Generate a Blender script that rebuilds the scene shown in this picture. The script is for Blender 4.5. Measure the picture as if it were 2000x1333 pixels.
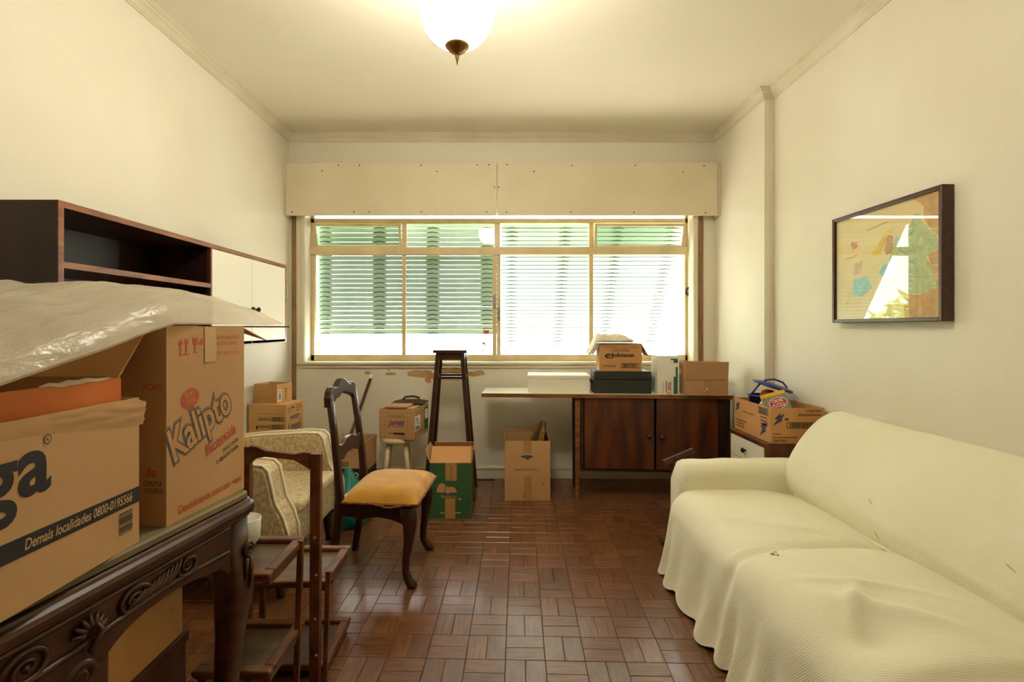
import bpy, bmesh, math, random
from mathutils import Vector, Matrix, noise
random.seed(7)
for o in list(bpy.data.objects): bpy.data.objects.remove(o)
C = bpy.context.scene.collection
PI = math.pi
H_EYE, CEIL = 1.265, 2.885
YB, XL, XR, XRF, YSTEP = 4.30, -1.797, 1.843, 1.78, 3.49
YREAR = -2.2

# ------------------------------------------------------------------ camera, world, sun, exposure
cam = bpy.data.cameras.new('camera'); camo = bpy.data.objects.new('camera', cam); C.objects.link(camo)
camo.location = (0, 0, H_EYE); camo.rotation_euler = (PI/2, 0, 0)
cam.sensor_width = 36; cam.lens = 18.0
cam.shift_x = (1000-983)/2000; cam.shift_y = -(666.5-640)/2000
cam.clip_start = .02
bpy.context.scene.camera = camo
vs = bpy.context.scene.view_settings
vs.view_transform = 'Standard'; vs.look = 'None'; vs.gamma = 1; vs.use_curve_mapping = False
vs.exposure = 0.78
W = bpy.data.worlds.new('world'); bpy.context.scene.world = W; W.use_nodes = True
bg = W.node_tree.nodes['Background']; bg.inputs[0].default_value = (1, .985, .95, 1); bg.inputs[1].default_value = 9.0
sun = bpy.data.lights.new('sun', 'SUN'); suno = bpy.data.objects.new('sun', sun); C.objects.link(suno)
sun.energy = 32; sun.angle = .02; sun.color = (1, .97, .92)
suno.rotation_euler = Vector((-.6, .12, -.78)).to_track_quat('-Z', 'Y').to_euler(); suno.location = (8, -2, 12)
LAMP = 37.0

# ------------------------------------------------------------------ helpers
def lin(c):
    return tuple(((v/255)/12.92 if v <= 10 else (((v/255)+.055)/1.055)**2.4) for v in c)
MATS = {}; D_ = math.radians
def mat(name, col, rough=.6, col2=None, nscale=4, stretch=(1,1,1), bump=0, bscale=60, bstretch=(1,1,1), metal=0, coat=0, detail=4,
        rnd=0, island=0, spec=.5, lo=.35, hi=.65, sheen=0):
    if name in MATS: return MATS[name]
    m = bpy.data.materials.new(name); m.use_nodes = True
    nt = m.node_tree; N = nt.nodes; L = nt.links; b = N['Principled BSDF']
    b.inputs['Roughness'].default_value = rough; b.inputs['Metallic'].default_value = metal
    b.inputs['Coat Weight'].default_value = coat; b.inputs['Coat Roughness'].default_value = .16; b.inputs['Specular IOR Level'].default_value = spec
    if sheen: b.inputs['Sheen Weight'].default_value = sheen
    c1 = lin(col)+(1,)
    b.inputs['Base Color'].default_value = c1
    tc = N.new('ShaderNodeTexCoord')
    out = None
    if col2:
        mp = N.new('ShaderNodeMapping'); mp.inputs['Scale'].default_value = stretch
        L.new(tc.outputs['Object'], mp.inputs[0])
        src = mp.outputs[0]
        if rnd or island:
            oi = N.new('ShaderNodeObjectInfo') if rnd else N.new('ShaderNodeNewGeometry')
            mul = N.new('ShaderNodeMath'); mul.operation = 'MULTIPLY'; mul.inputs[1].default_value = 37
            L.new(oi.outputs['Random' if rnd else 'Random Per Island'], mul.inputs[0])
            ad = N.new('ShaderNodeVectorMath'); L.new(src, ad.inputs[0]); L.new(mul.outputs[0], ad.inputs[1]); src = ad.outputs[0]
        nz = N.new('ShaderNodeTexNoise'); nz.inputs['Scale'].default_value = nscale; nz.inputs['Detail'].default_value = detail
        L.new(src, nz.inputs['Vector'])
        cr = N.new('ShaderNodeValToRGB'); cr.color_ramp.elements[0].position = lo; cr.color_ramp.elements[1].position = hi
        cr.color_ramp.elements[0].color = c1; cr.color_ramp.elements[1].color = lin(col2)+(1,)
        L.new(nz.outputs['Fac'], cr.inputs[0]); out = cr.outputs[0]
        if rnd or island:
            hs = N.new('ShaderNodeHueSaturation'); L.new(out, hs.inputs['Color'])
            mr = N.new('ShaderNodeMapRange'); mr.inputs['To Min'].default_value = .84; mr.inputs['To Max'].default_value = 1.2
            L.new(oi.outputs['Random' if rnd else 'Random Per Island'], mr.inputs[0]); L.new(mr.outputs[0], hs.inputs['Value']); out = hs.outputs[0]
        L.new(out, b.inputs['Base Color'])
    if bump:
        mp2 = N.new('ShaderNodeMapping'); mp2.inputs['Scale'].default_value = bstretch
        L.new(tc.outputs['Object'], mp2.inputs[0])
        n2 = N.new('ShaderNodeTexNoise'); n2.inputs['Scale'].default_value = bscale; n2.inputs['Detail'].default_value = 3
        L.new(mp2.outputs[0], n2.inputs['Vector'])
        bp = N.new('ShaderNodeBump'); bp.inputs['Strength'].default_value = bump; bp.inputs['Distance'].default_value = .01
        L.new(n2.outputs['Fac'], bp.inputs['Height']); L.new(bp.outputs[0], b.inputs['Normal'])
    MATS[name] = m
    return m

def glassmat(name, tint=(1,1,1), base=.05, rough=0.0):
    m = bpy.data.materials.new(name); m.use_nodes = True; nt = m.node_tree; N = nt.nodes; L = nt.links
    N.remove(N['Principled BSDF'])
    tr = N.new('ShaderNodeBsdfTransparent'); tr.inputs[0].default_value = tint+(1,)
    gl = N.new('ShaderNodeBsdfGlossy'); gl.inputs['Roughness'].default_value = rough
    lw = N.new('ShaderNodeLayerWeight'); lw.inputs[0].default_value = .5
    pw = N.new('ShaderNodeMath'); pw.operation = 'POWER'; pw.inputs[1].default_value = 5; L.new(lw.outputs['Facing'], pw.inputs[0])
    fr = N.new('ShaderNodeMath'); fr.operation = 'MULTIPLY_ADD'; fr.inputs[1].default_value = 1-base; fr.inputs[2].default_value = base; L.new(pw.outputs[0], fr.inputs[0])
    mx = N.new('ShaderNodeMixShader'); L.new(fr.outputs[0], mx.inputs[0]); L.new(tr.outputs[0], mx.inputs[1]); L.new(gl.outputs[0], mx.inputs[2])
    L.new(mx.outputs[0], N['Material Output'].inputs[0])
    return m

class MB:
    def __init__(s): s.v = []; s.f = []
    def add(s, vs, fs):
        n = len(s.v); s.v += [tuple(v) for v in vs]; s.f += [tuple(i+n for i in f) for f in fs]; return s
    def box(s, x0, x1, y0, y1, z0, z1, M=None):
        vs = [Vector(p) for p in ((x0,y0,z0),(x1,y0,z0),(x1,y1,z0),(x0,y1,z0),(x0,y0,z1),(x1,y0,z1),(x1,y1,z1),(x0,y1,z1))]
        if M: vs = [M @ v for v in vs]
        return s.add(vs, [(0,3,2,1),(4,5,6,7),(0,1,5,4),(1,2,6,5),(2,3,7,6),(3,0,4,7)])
    def bar(s, a, b, w, d, up=(0,0,1)):
        a, b = Vector(a), Vector(b); z = (b-a); l = z.length; z.normalize(); up = Vector(up)
        if abs(z.dot(up)) > .99: up = Vector((0,1,0))
        x = up.cross(z).normalized(); y = z.cross(x)
        M = Matrix((x, y, z)).transposed().to_4x4(); M.translation = a
        return s.box(-w/2, w/2, -d/2, d/2, 0, l, M)
    def rings(s, rings, cap=True, closed=True):
        n = len(rings[0]); b = len(s.v); fs = []
        for r in rings: s.v += [tuple(p) for p in r]
        for i in range(len(rings)-1):
            for j in range(n if closed else n-1):
                k = (j+1) % n
                fs.append((b+i*n+j, b+i*n+k, b+(i+1)*n+k, b+(i+1)*n+j))
        if cap and closed:
            fs.append(tuple(b+j for j in reversed(range(n)))); fs.append(tuple(b+(len(rings)-1)*n+j for j in range(n)))
        s.f += fs; return s
    def loft(s, secs, n=12, p=2.0):      # horizontal sections (cx, cy, z, wx, wy), superellipse exponent p
        R = []
        for cx, cy, z, wx, wy in secs:
            ring = []
            for j in range(n):
                a = 2*PI*(j+.5)/n; c, q = math.cos(a), math.sin(a)
                ring.append((cx+wx/2*math.copysign(abs(c)**(2/p), c), cy+wy/2*math.copysign(abs(q)**(2/p), q), z))
            R.append(ring)
        return s.rings(R)
    def tube(s, pts, r, n=8, cap=True):
        pts = [Vector(p) for p in pts]; R = []; prev = None
        for i, p in enumerate(pts):
            t = (pts[min(i+1, len(pts)-1)]-pts[max(i-1, 0)]).normalized()
            if prev is None:
                a = Vector((0,0,1)) if abs(t.z) < .9 else Vector((1,0,0)); x = a.cross(t).normalized()
            else: x = (prev - t*prev.dot(t)).normalized()
            prev = x; y = t.cross(x); rr = r[i] if isinstance(r, (list, tuple)) else r
            R.append([p+x*math.cos(2*PI*j/n)*rr+y*math.sin(2*PI*j/n)*rr for j in range(n)])
        return s.rings(R, cap)
    def lathe(s, prof, n=24, cx=0, cy=0, z0=0):
        return s.rings([[(cx+r*math.cos(2*PI*j/n), cy+r*math.sin(2*PI*j/n), z0+z) for j in range(n)] for r, z in prof])
    def prism(s, poly, t0, t1, fn):      # poly of (a, b), fn(a, b, t) -> point
        n = len(poly); vs = [fn(a, b, t0) for a, b in poly]+[fn(a, b, t1) for a, b in poly]
        fs = [tuple(reversed(range(n))), tuple(range(n, 2*n))]+[(j, (j+1) % n, n+(j+1) % n, n+j) for j in range(n)]
        return s.add(vs, fs)
    def grid(s, fn, nu, nv):
        b = [fn(i/nu, j/nv) for i in range(nu+1) for j in range(nv+1)]
        return s.add(b, [(i*(nv+1)+j, (i+1)*(nv+1)+j, (i+1)*(nv+1)+j+1, i*(nv+1)+j+1) for i in range(nu) for j in range(nv)])

def obj(name, mb, m, parent=None, smooth=False, bevel=0, seg=2, loc=None, rot=None, label=None, sub=0, fix=True):
    if isinstance(mb, MB):
        me = bpy.data.meshes.new(name); me.from_pydata(mb.v, [], mb.f); me.update()
        if fix:
            bm = bmesh.new(); bm.from_mesh(me); bmesh.ops.recalc_face_normals(bm, faces=bm.faces); bm.to_mesh(me); bm.free()
        if smooth: me.polygons.foreach_set('use_smooth', [True]*len(me.polygons))
        me.materials.append(m)
    else: me = mb
    o = bpy.data.objects.new(name, me); C.objects.link(o)
    if parent: o.parent = parent
    if loc: o.location = loc
    if rot: o.rotation_euler = rot
    if bevel:
        b = o.modifiers.new('bevel', 'BEVEL'); b.width = bevel; b.segments = seg; b.limit_method = 'ANGLE'
    if sub:
        q = o.modifiers.new('sub', 'SUBSURF'); q.levels = sub; q.render_levels = sub
    if label: o['label'] = label
    return o
def thing(name, label, cat, loc=(0,0,0), rotz=0, group=None):
    o = bpy.data.objects.new(name, None); C.objects.link(o); o.empty_display_size = .1
    o.location = loc; o.rotation_euler = (0, 0, rotz); o['label'] = label; o['category'] = cat
    if group: o['group'] = group
    return o
def tag(o, label, cat, group=None):
    o['label'] = label; o['category'] = cat
    if group: o['group'] = group
    return o
def struct(o): o['kind'] = 'structure'; return o
D = math.radians
def sstep(a, b, x): t = min(1, max(0, (x-a)/(b-a))); return t*t*(3-2*t)

# ---- printed marks: text meshes and flat shapes laid on a face given by (origin, right, up)
def frame(o, r, u):
    r, u = Vector(r).normalized(), Vector(u).normalized(); return (Vector(o), r, u, r.cross(u))
def text_geo(s, offset=0, shear=0):
    cu = bpy.data.curves.new('t', 'FONT'); cu.body = s; cu.resolution_u = 4; cu.offset = offset; cu.shear = shear
    o = bpy.data.objects.new('t', cu); C.objects.link(o)
    dg = bpy.context.evaluated_depsgraph_get(); me = bpy.data.meshes.new_from_object(o.evaluated_get(dg))
    vs = [v.co.copy() for v in me.vertices]; fs = [tuple(p.vertices) for p in me.polygons]
    bpy.data.objects.remove(o); bpy.data.curves.remove(cu); bpy.data.meshes.remove(me)
    return vs, fs
def prt(parent, fr, s, u, v, w, h, m, rot=0, offset=0, shear=0, eps=.0008, name='printed_text', box=None):
    vs, fs = text_geo(s, offset, shear)
    if box: x0, x1, y0, y1 = box
    else:
        x0, x1 = min(p.x for p in vs), max(p.x for p in vs); y0, y1 = min(p.y for p in vs), max(p.y for p in vs)
    o, r, up, n = fr; c, q = math.cos(rot), math.sin(rot); P = []
    for p in vs:
        a, b = (p.x-x0)/(x1-x0)*w, (p.y-y0)/(y1-y0)*h
        P.append(o+r*(u+a*c-b*q)+up*(v+a*q+b*c)+n*eps)
    mb = MB(); mb.add(P, fs)
    return obj(name, mb, m, parent, fix=False), (x0, x1, y0, y1)
def flat(parent, fr, polys, m, eps=.0008, name='printed_mark'):
    o, r, up, n = fr; mb = MB()
    for poly in polys:
        mb.add([o+r*a+up*b+n*eps for a, b in poly], [tuple(range(len(poly)))])
    return obj(name, mb, m, parent, fix=False)
def rect(u0, u1, v0, v1): return [(u0,v0),(u1,v0),(u1,v1),(u0,v1)]
def ell(cu, cv, a, b, n=24, rot=0):
    return [(cu+a*math.cos(t)*math.cos(rot)-b*math.sin(t)*math.sin(rot), cv+a*math.cos(t)*math.sin(rot)+b*math.sin(t)*math.cos(rot)) for t in (2*PI*i/n for i in range(n))]
def barcode(parent, fr, u0, u1, v0, v1, m, border=True, vertical=False, n=16):
    ps = []; rr = random.Random(int((u0+v0)*1e5))
    if border:
        t = (v1-v0)*.09
        ps += [rect(u0,u1,v0,v0+t), rect(u0,u1,v1-t,v1), rect(u0,u0+t,v0,v1), rect(u1-t,u1,v0,v1)]
        du, dv = (u1-u0)*.1, (v1-v0)*.12; u0 += du; u1 -= du; v0 += dv; v1 -= dv
    for i in range(n):
        a = i/n; b = a+(.35+.45*rr.random())/n
        ps.append(rect(u0, u1, v0+(v1-v0)*a, v0+(v1-v0)*b) if vertical else rect(u0+(u1-u0)*a, u0+(u1-u0)*b, v0, v1))
    return flat(parent, fr, ps, m, name='barcode')

# ------------------------------------------------------------------ materials
wallm = mat('wall_paint', (234,228,208), .75, (227,219,197), 1.3, bump=.12, bscale=45)
ceilm = mat('ceiling_paint', (238,231,211), .8, (231,223,201), .9, bump=.04, bscale=30)
trimm = mat('trim_paint', (226,216,190), .6, (213,202,173), 2.5)
framem = mat('window_paint', (224,205,160), .45, (206,186,138), 6, bump=.05)
pelm = mat('pelmet_board', (230,217,186), .65, (222,208,175), 2.2)
floor_m = mat('parquet', (92,54,30), .3, (122,76,43), 9, (1.2,9,9), bump=.12, bscale=55, bstretch=(1,5,5), rnd=1, spec=.5, coat=.35)
floor_i = mat('parquet_far', (92,54,30), .3, (122,76,43), 9, (3,3,3), bump=.1, bscale=40, island=1, spec=.5, coat=.35)
darkgap = mat('joint_dark', (34,20,12), .8)
walnut = mat('walnut', (58,30,16), .42, (92,50,24), 5, (1,7,1), bump=.05)
rosew = mat('rosewood', (108,54,22), .38, (58,27,13), 3.2, (5,5,.7), detail=6)
rosex = mat('rosewood_edge', (150,92,44), .4, (104,58,26), 4, (2,2,8))
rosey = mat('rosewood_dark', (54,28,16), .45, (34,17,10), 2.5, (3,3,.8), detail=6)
chairw = mat('chair_wood', (66,36,20), .33, (44,23,13), 6, (4,4,.8))
rackw = mat('rack_wood', (122,72,36), .42, (84,46,22), 7, (2,2,2))
traym = mat('tray_panel', (98,74,46), .4, (74,52,30), 4, (1,5,1))
tablew = mat('table_wood', (84,48,26), .36, (54,29,15), 7, (1.5,1.5,4))
kraft = mat('kraft', (202,158,106), .8, (193,148,96), 3, bump=.06, bscale=25, bstretch=(30,30,1))
kraft2 = mat('kraft_warm', (206,152,94), .8, (196,142,84), 4, bump=.06, bscale=25, bstretch=(30,30,1))
kraft3 = mat('kraft_pink', (192,148,104), .8, (182,138,94), 4, bump=.06, bscale=25, bstretch=(30,30,1))
kraft4 = mat('kraft_limp', (206,158,96), .8, (196,146,84), 4)
inner = mat('kraft_inner', (176,128,78), .85, (166,118,70), 4)
edgem = mat('card_edge', (214,190,160), .85)
orange = mat('orange_print', (216,116,26), .7, (204,104,20), 4)
greenp = mat('green_print', (58,98,58), .65, (50,88,50), 5)
inkb = mat('ink_black', (34,30,28), .7)
inkr = mat('ink_red', (196,84,52), .7)
inkt = mat('ink_teal', (58,84,92), .7)
inkp = mat('ink_purple', (104,62,120), .7)
inkg = mat('ink_brown', (128,88,52), .7)
inkn = mat('ink_navy', (62,64,84), .7)
paperw = mat('paper_white', (236,234,224), .7)
tapem = mat('tape_brown', (190,146,92), .25, (180,134,82), 8)
tapec = mat('tape_clear', (204,166,112), .18)
whitem = mat('white_laminate', (236,230,208), .4)
whitec = mat('white_card', (238,234,216), .6, (230,226,206), 3)
blackc = mat('black_vinyl', (46,46,40), .5, (38,38,33), 4, bump=.1, bscale=200)
metal_d = mat('dark_metal', (52,46,38), .4, metal=.8)
metal_s = mat('steel', (168,160,144), .35, metal=.9)
brass = mat('brass', (150,112,60), .35, (110,78,38), 12, metal=.9)
cover = mat('knit_cover', (236,232,204), .95, (231,225,192), 2.2, sheen=.15)
_n = cover.node_tree.nodes; _l = cover.node_tree.links
_tc = _n.new('ShaderNodeTexCoord'); _mp = _n.new('ShaderNodeMapping'); _mp.inputs['Rotation'].default_value = (D_(-38), 0, D_(6)); _l.new(_tc.outputs['Object'], _mp.inputs[0])
_wv = _n.new('ShaderNodeTexWave'); _wv.bands_direction = 'Y'; _wv.inputs['Scale'].default_value = 52; _wv.inputs['Distortion'].default_value = 2.6; _wv.inputs['Detail'].default_value = 2; _wv.inputs['Detail Scale'].default_value = 2.5
_l.new(_mp.outputs[0], _wv.inputs[0]); _nz = _n.new('ShaderNodeTexNoise'); _nz.inputs['Scale'].default_value = 160; _l.new(_mp.outputs[0], _nz.inputs[0])
_ad = _n.new('ShaderNodeMath'); _l.new(_wv.outputs['Fac'], _ad.inputs[0]); _l.new(_nz.outputs['Fac'], _ad.inputs[1])
_bp = _n.new('ShaderNodeBump'); _bp.inputs['Strength'].default_value = .2; _bp.inputs['Distance'].default_value = .004
_l.new(_ad.outputs[0], _bp.inputs['Height']); _l.new(_bp.outputs[0], _n['Principled BSDF'].inputs['Normal'])
velvet = mat('mustard_velvet', (204,150,44), .8, (182,124,30), 3, (2,4,2), sheen=.35)
trimfr = mat('braid_brown', (150,90,30), .8, (110,60,20), 60)
damask = mat('damask', (216,198,158), .7, (192,166,118), 75, detail=2, lo=.46, hi=.54, bump=.1)
piping = mat('piping_cream', (238,228,198), .7)
whitew = mat('chipped_white', (228,214,178), .55, (206,186,142), 9)
tealbag = mat('teal_plastic', (14,128,116), .35, (10,104,96), 6, bump=.3, bscale=18)
blue_pl = mat('blue_plastic', (42,44,116), .3)
yellow_pl = mat('yellow_card', (240,190,24), .5)
greycard = mat('grey_card', (152,150,136), .6)
redlab = mat('red_label', (206,44,54), .5)
clothm = mat('linen_cloth', (226,216,190), .9, (212,200,172), 6, bump=.2, bscale=120)
leather = mat('brown_leather', (92,52,36), .4, (70,38,26), 12)
gold = mat('gilt_wood', (160,116,52), .45, (110,76,32), 9)
shut_g = mat('shutter_green', (178,212,200), .55, (162,198,186), 5, (1,1,6))
shut_d = mat('shutter_link', (58,56,46), .7)
peel = mat('peeled_plaster', (200,164,112), .9, (176,134,82), 14, bump=.3, bscale=90)
padm = mat('table_pad', (128,112,74), .6, (108,94,60), 5)
matmap = mat('map_paper', (232,214,158), .6, (222,200,142), 4)
concrete = mat('exterior_paving', (152,148,136), .9, (138,134,122), .6)
barkm = mat('bark', (92,70,50), .9, (70,52,36), 8)
leafm = mat('leaf', (120,158,52), .5, (160,186,84), 3)
ventglass = glassmat('vent_glass', (.8,.83,.78), base=.03, rough=.15); glass = glassmat('window_glass', base=.012); mapglass = glassmat('picture_glass', base=.025)
# milky plastic: partly see-through film
plast = bpy.data.materials.new('plastic_film'); plast.use_nodes = True
_n = plast.node_tree.nodes; _l = plast.node_tree.links; _b = _n['Principled BSDF']
_b.inputs['Base Color'].default_value = lin((232,222,200))+(1,); _b.inputs['Roughness'].default_value = .22
_t = _n.new('ShaderNodeBsdfTransparent'); _x = _n.new('ShaderNodeMixShader'); _x.inputs[0].default_value = .68
_tl = _n.new('ShaderNodeBsdfTranslucent'); _tl.inputs[0].default_value = lin((232,222,200))+(1,); _x2 = _n.new('ShaderNodeMixShader'); _x2.inputs[0].default_value = .3
_l.new(_b.outputs[0], _x2.inputs[1]); _l.new(_tl.outputs[0], _x2.inputs[2])
_l.new(_t.outputs[0], _x.inputs[1]); _l.new(_x2.outputs[0], _x.inputs[2]); _l.new(_x.outputs[0], _n['Material Output'].inputs[0])
_nz = _n.new('ShaderNodeTexNoise'); _nz.inputs['Scale'].default_value = 9; _nz.inputs['Detail'].default_value = 6; _bp = _n.new('ShaderNodeBump'); _bp.inputs['Strength'].default_value = .7; _bp.inputs['Distance'].default_value = .025
_tc = _n.new('ShaderNodeTexCoord'); _mp = _n.new('ShaderNodeMapping'); _mp.inputs['Scale'].default_value = (2.2,.7,1)
_l.new(_tc.outputs['Object'], _mp.inputs[0]); _l.new(_mp.outputs[0], _nz.inputs[0]); _l.new(_nz.outputs['Fac'], _bp.inputs['Height']); _l.new(_bp.outputs[0], _b.inputs['Normal'])
clearf = glassmat('clear_film', (.93,.93,.93), rough=.1)
globem = bpy.data.materials.new('opal_glass_lit'); globem.use_nodes = True
_b = globem.node_tree.nodes['Principled BSDF']; _b.inputs['Base Color'].default_value = (.9,.88,.82,1)
_b.inputs['Emission Color'].default_value = (1,.93,.8,1); _b.inputs['Emission Strength'].default_value = LAMP

# ------------------------------------------------------------------ room shell
WX0, WX1, WZ0, WZ1 = -1.664, 1.593, .975, 2.262       # window opening
mb = MB(); mb.box(XL-.2, XR+.2, YREAR-.2, YB+.25, -.25, -.014); fl = struct(obj('floor', mb, darkgap))
mb = MB(); mb.box(XL-.2, XR+.2, YREAR-.2, YB+.25, CEIL, CEIL+.15); struct(obj('ceiling', mb, ceilm))
mb = MB(); mb.box(XL-.2, XL, YREAR, YB, -.014, CEIL); struct(obj('wall_left', mb, wallm))
mb = MB(); mb.box(XR, XR+.2, YREAR, YSTEP, -.014, CEIL); mb.box(XRF, XR+.2, YSTEP, YB, -.014, CEIL)
struct(obj('wall_right', mb, wallm))
mb = MB(); mb.box(XL-.2, XR+.2, YREAR-.2, YREAR, -.014, CEIL); struct(obj('wall_rear', mb, wallm))
mb = MB()
mb.box(XL-.2, WX0, YB, YB+.25, -.014, CEIL); mb.box(WX1, XR+.2, YB, YB+.25, -.014, CEIL)
mb.box(WX0, WX1, YB, YB+.25, -.014, WZ0); mb.box(WX0, WX1, YB, YB+.25, WZ1, CEIL)
wb = struct(obj('wall_back', mb, wallm))
# peeled plaster patches under the sill
def blob_outline(cx, cz, w, h, seed, n=26, rag=.35):
    rr = random.Random(seed); out = []
    for i in range(n):
        a = 2*PI*i/n; k = 1-rag*rr.random()
        out.append((cx+w/2*math.copysign(abs(math.cos(a))**.7, math.cos(a))*k, cz+h/2*math.copysign(abs(math.sin(a))**.7, math.sin(a))*k))
    return out
for i, (cx, cz, w, h) in enumerate(((-.70,.875,.26,.075),(-.56,.855,.22,.07),(-.63,.825,.07,.06),(-.43,.885,.30,.085),(-.245,.875,.19,.05),(-.20,.885,.10,.05),(-.945,.875,.115,.028),(-1.14,.882,.06,.03),(-.96,.905,.02,.015))):
    mb = MB(); mb.prism(blob_outline(cx, cz, w, h, i), YB-.0012-.0001*i, YB+.002, lambda a, b, t: (a, t, b)); obj('peeled_patch', mb, peel, wb)
# cornice, mitred round the room
prof = [(0,.066),(.007,.066),(.009,.056),(.014,.054),(.017,.046),(.026,.034),(.040,.024),(.044,.016),(.052,.015),(.054,.008),(.060,.007),(.060,0)]
path = [(XL,YREAR),(XL,YB),(XRF,YB),(XRF,YSTEP),(XR,YSTEP),(XR,YREAR)]
def offs(path, d):
    out = []
    for i, p in enumerate(path):
        p = Vector(p); ns = []
        if i > 0: t = (p-Vector(path[i-1])).normalized(); ns.append(Vector((t.y, -t.x)))
        if i < len(path)-1: t = (Vector(path[i+1])-p).normalized(); ns.append(Vector((t.y, -t.x)))
        n = ns[0] if len(ns) == 1 else (ns[0]+ns[1])/(1+ns[0].dot(ns[1]))
        out.append(p+n*d)
    return out
cols = [[(q.x, q.y, CEIL-dz) for q in offs(path, o_)] for o_, dz in prof]
mb = MB(); rings = [[cols[k][i] for k in range(len(prof))] for i in range(len(path))]
mb.rings(rings, cap=False, closed=False); struct(obj('trim_1', mb, trimm))
# baseboards
mb = MB(); mb.box(XL+.0, XRF, YB-.014, YB, -.004, .075); mb.box(XL, XRF, YB-.019, YB, .078, .09); struct(obj('baseboard_back', mb, trimm, bevel=.003))
mb = MB(); mb.box(XL, XL+.014, YREAR, YB-.02, -.004, .085); struct(obj('baseboard_left', mb, trimm, bevel=.003))
mb = MB(); mb.box(XR-.014, XR, YREAR, YSTEP-.002, -.004, .085); mb.box(XRF-.014, XRF, YSTEP-.014, YB-.02, -.004, .085); mb.box(XRF-.014, XR, YSTEP-.014, YSTEP, -.004, .085)
struct(obj('baseboard_right', mb, trimm, bevel=.003))
# brown strap rails beside the window, slim trims in the corners
mb = MB(); mb.box(-1.772,-1.738, YB-.016, YB, .09, 2.2); struct(obj('trim_2', mb, mat('strap_brown', (150,112,66), .5, (124,88,48), 5), bevel=.003))
mb = MB(); mb.box(1.64, 1.674, YB-.016, YB, .09, 2.2); struct(obj('trim_3', mb, MATS['strap_brown'], bevel=.003))
mb = MB(); mb.box(XR-.022, XR, YSTEP-.012, YSTEP, .086, CEIL-.06); struct(obj('trim_4', mb, trimm, bevel=.003))
mb = MB(); mb.box(-1.70,-1.667, YB-.012, YB, WZ0+.002, 2.2); mb.box(1.596, 1.63, YB-.012, YB, WZ0+.002, 2.2); struct(obj('trim_5', mb, trimm, bevel=.003))

# ------------------------------------------------------------------ parquet planks (basket weave), turned slightly against the walls
S = .1515
def plank_mesh(L_, W_):
    m = MB(); t = .0035
    x, y = L_/2, W_/2
    m.rings([[(-x,-y,-.012),(x,-y,-.012),(x,y,-.012),(-x,y,-.012)], [(-x,-y,-.0016),(x,-y,-.0016),(x,y,-.0016),(-x,y,-.0016)],
             [(-x+.0016,-y+.0016,0),(x-.0016,-y+.0016,0),(x-.0016,y-.0016,0),(-x+.0016,y-.0016,0)]])
    return m
pm = plank_mesh(S-.0012, S/2-.0012)
pme = bpy.data.meshes.new('plank'); pme.from_pydata(pm.v, [], pm.f); pme.update(); pme.materials.append(floor_m)
cells = []; ang = -D(1.7); ca, sa = math.cos(ang), math.sin(ang)
for i in range(-22, 22):
    for j in range(-32, 20):
        for k in (0, 1):
            hor = (i+j) % 2 == 0
            lx = (i+.5)*S if hor else (i+.25+.5*k)*S
            ly = (j+.25+.5*k)*S if hor else (j+.5)*S
            x, y = .017+lx*ca-ly*sa, 2.251+lx*sa+ly*ca
            if XL+.0 < x < XR and YREAR < y < YB: cells.append((x, y, hor))
def seen(x, y):
    if y < 1.72: return False
    px, py = 983+1000*x/y, 640+1265/y
    return 470 < px < 2000 and py < 1350 and x < .86 and not (x < -.95 and y > 2.4)
vis = sorted([c for c in cells if seen(c[0], c[1])], key=lambda c: c[1])[:300]; vset = set(vis)
for x, y, hor in vis:
    o = bpy.data.objects.new('plank', pme); C.objects.link(o); o.parent = fl
    o.location = (x, y, random.uniform(-.0007, 0)); o.rotation_euler = (random.gauss(0,.0024), random.gauss(0,.0016), ang+(0 if hor else PI/2)+(PI if random.random() < .5 else 0))
mb = MB()
for c in cells:
    if c in vset: continue
    M = Matrix.Translation((c[0], c[1], random.uniform(-.0007, 0))) @ Matrix.Rotation(ang+(0 if c[2] else PI/2), 4, 'Z')
    mb.add([M @ Vector(v) for v in pm.v], pm.f)
o = obj('plank_field', mb, floor_i, fl); o['kind'] = 'stuff'

# ------------------------------------------------------------------ window
YW = 4.45
def wx(px, Y=YW): return (px-983)*Y/1000
def wz(py, Y=YW): return H_EYE-(py-640)*Y/1000
win = bpy.data.objects.new('window_1', None); C.objects.link(win); struct(win); win.location = (0, YW, 0)
def wbox(name, x0, x1, z0, z1, y0=-.025, y1=.025, m=framem, parent=win, bevel=.003):
    mb = MB(); mb.box(x0, x1, y0, y1, z0, z1); return obj(name, mb, m, parent, bevel=bevel)
zt, zb = wz(428), wz(703)
wbox('frame_rail', WX0, WX1, zt-.04, zt)                       # head
wbox('frame_rail', WX0, WX1, WZ0+.002, wz(693))                    # foot
wbox('frame_rail', WX0, WX1, wz(499), wz(484), -.045, .03)      # transom bar
wbox('frame_stile', WX0, wx(616), WZ0+.002, WZ1); wbox('frame_stile', wx(1336), WX1, WZ0+.002, WZ1)
for a, b in ((786,793),(1150,1158)): wbox('mullion', wx(a), wx(b), wz(693), wz(499), -.02, .02)
wbox('meeting_stile', wx(962), wx(970), wz(693), wz(499), -.028, .0); wbox('meeting_stile', wx(970.5), wx(978), wz(693), wz(499), -.018, .02)
for a, b in ((786,795),(966,977),(1150,1159)): wbox('mullion', wx(a), wx(b), wz(484), zt-.04, -.02, .02)
for a, b in ((616,786),(793,962),(978,1150),(1158,1336)):
    wbox('pane', wx(a), wx(b), wz(693), wz(499), -.002, .002, glass, bevel=0)
for a, b in ((795,966),(977,1150)): wbox('pane', wx(a), wx(b), wz(484), zt-.04, -.002, .002, glass, bevel=0)
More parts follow.
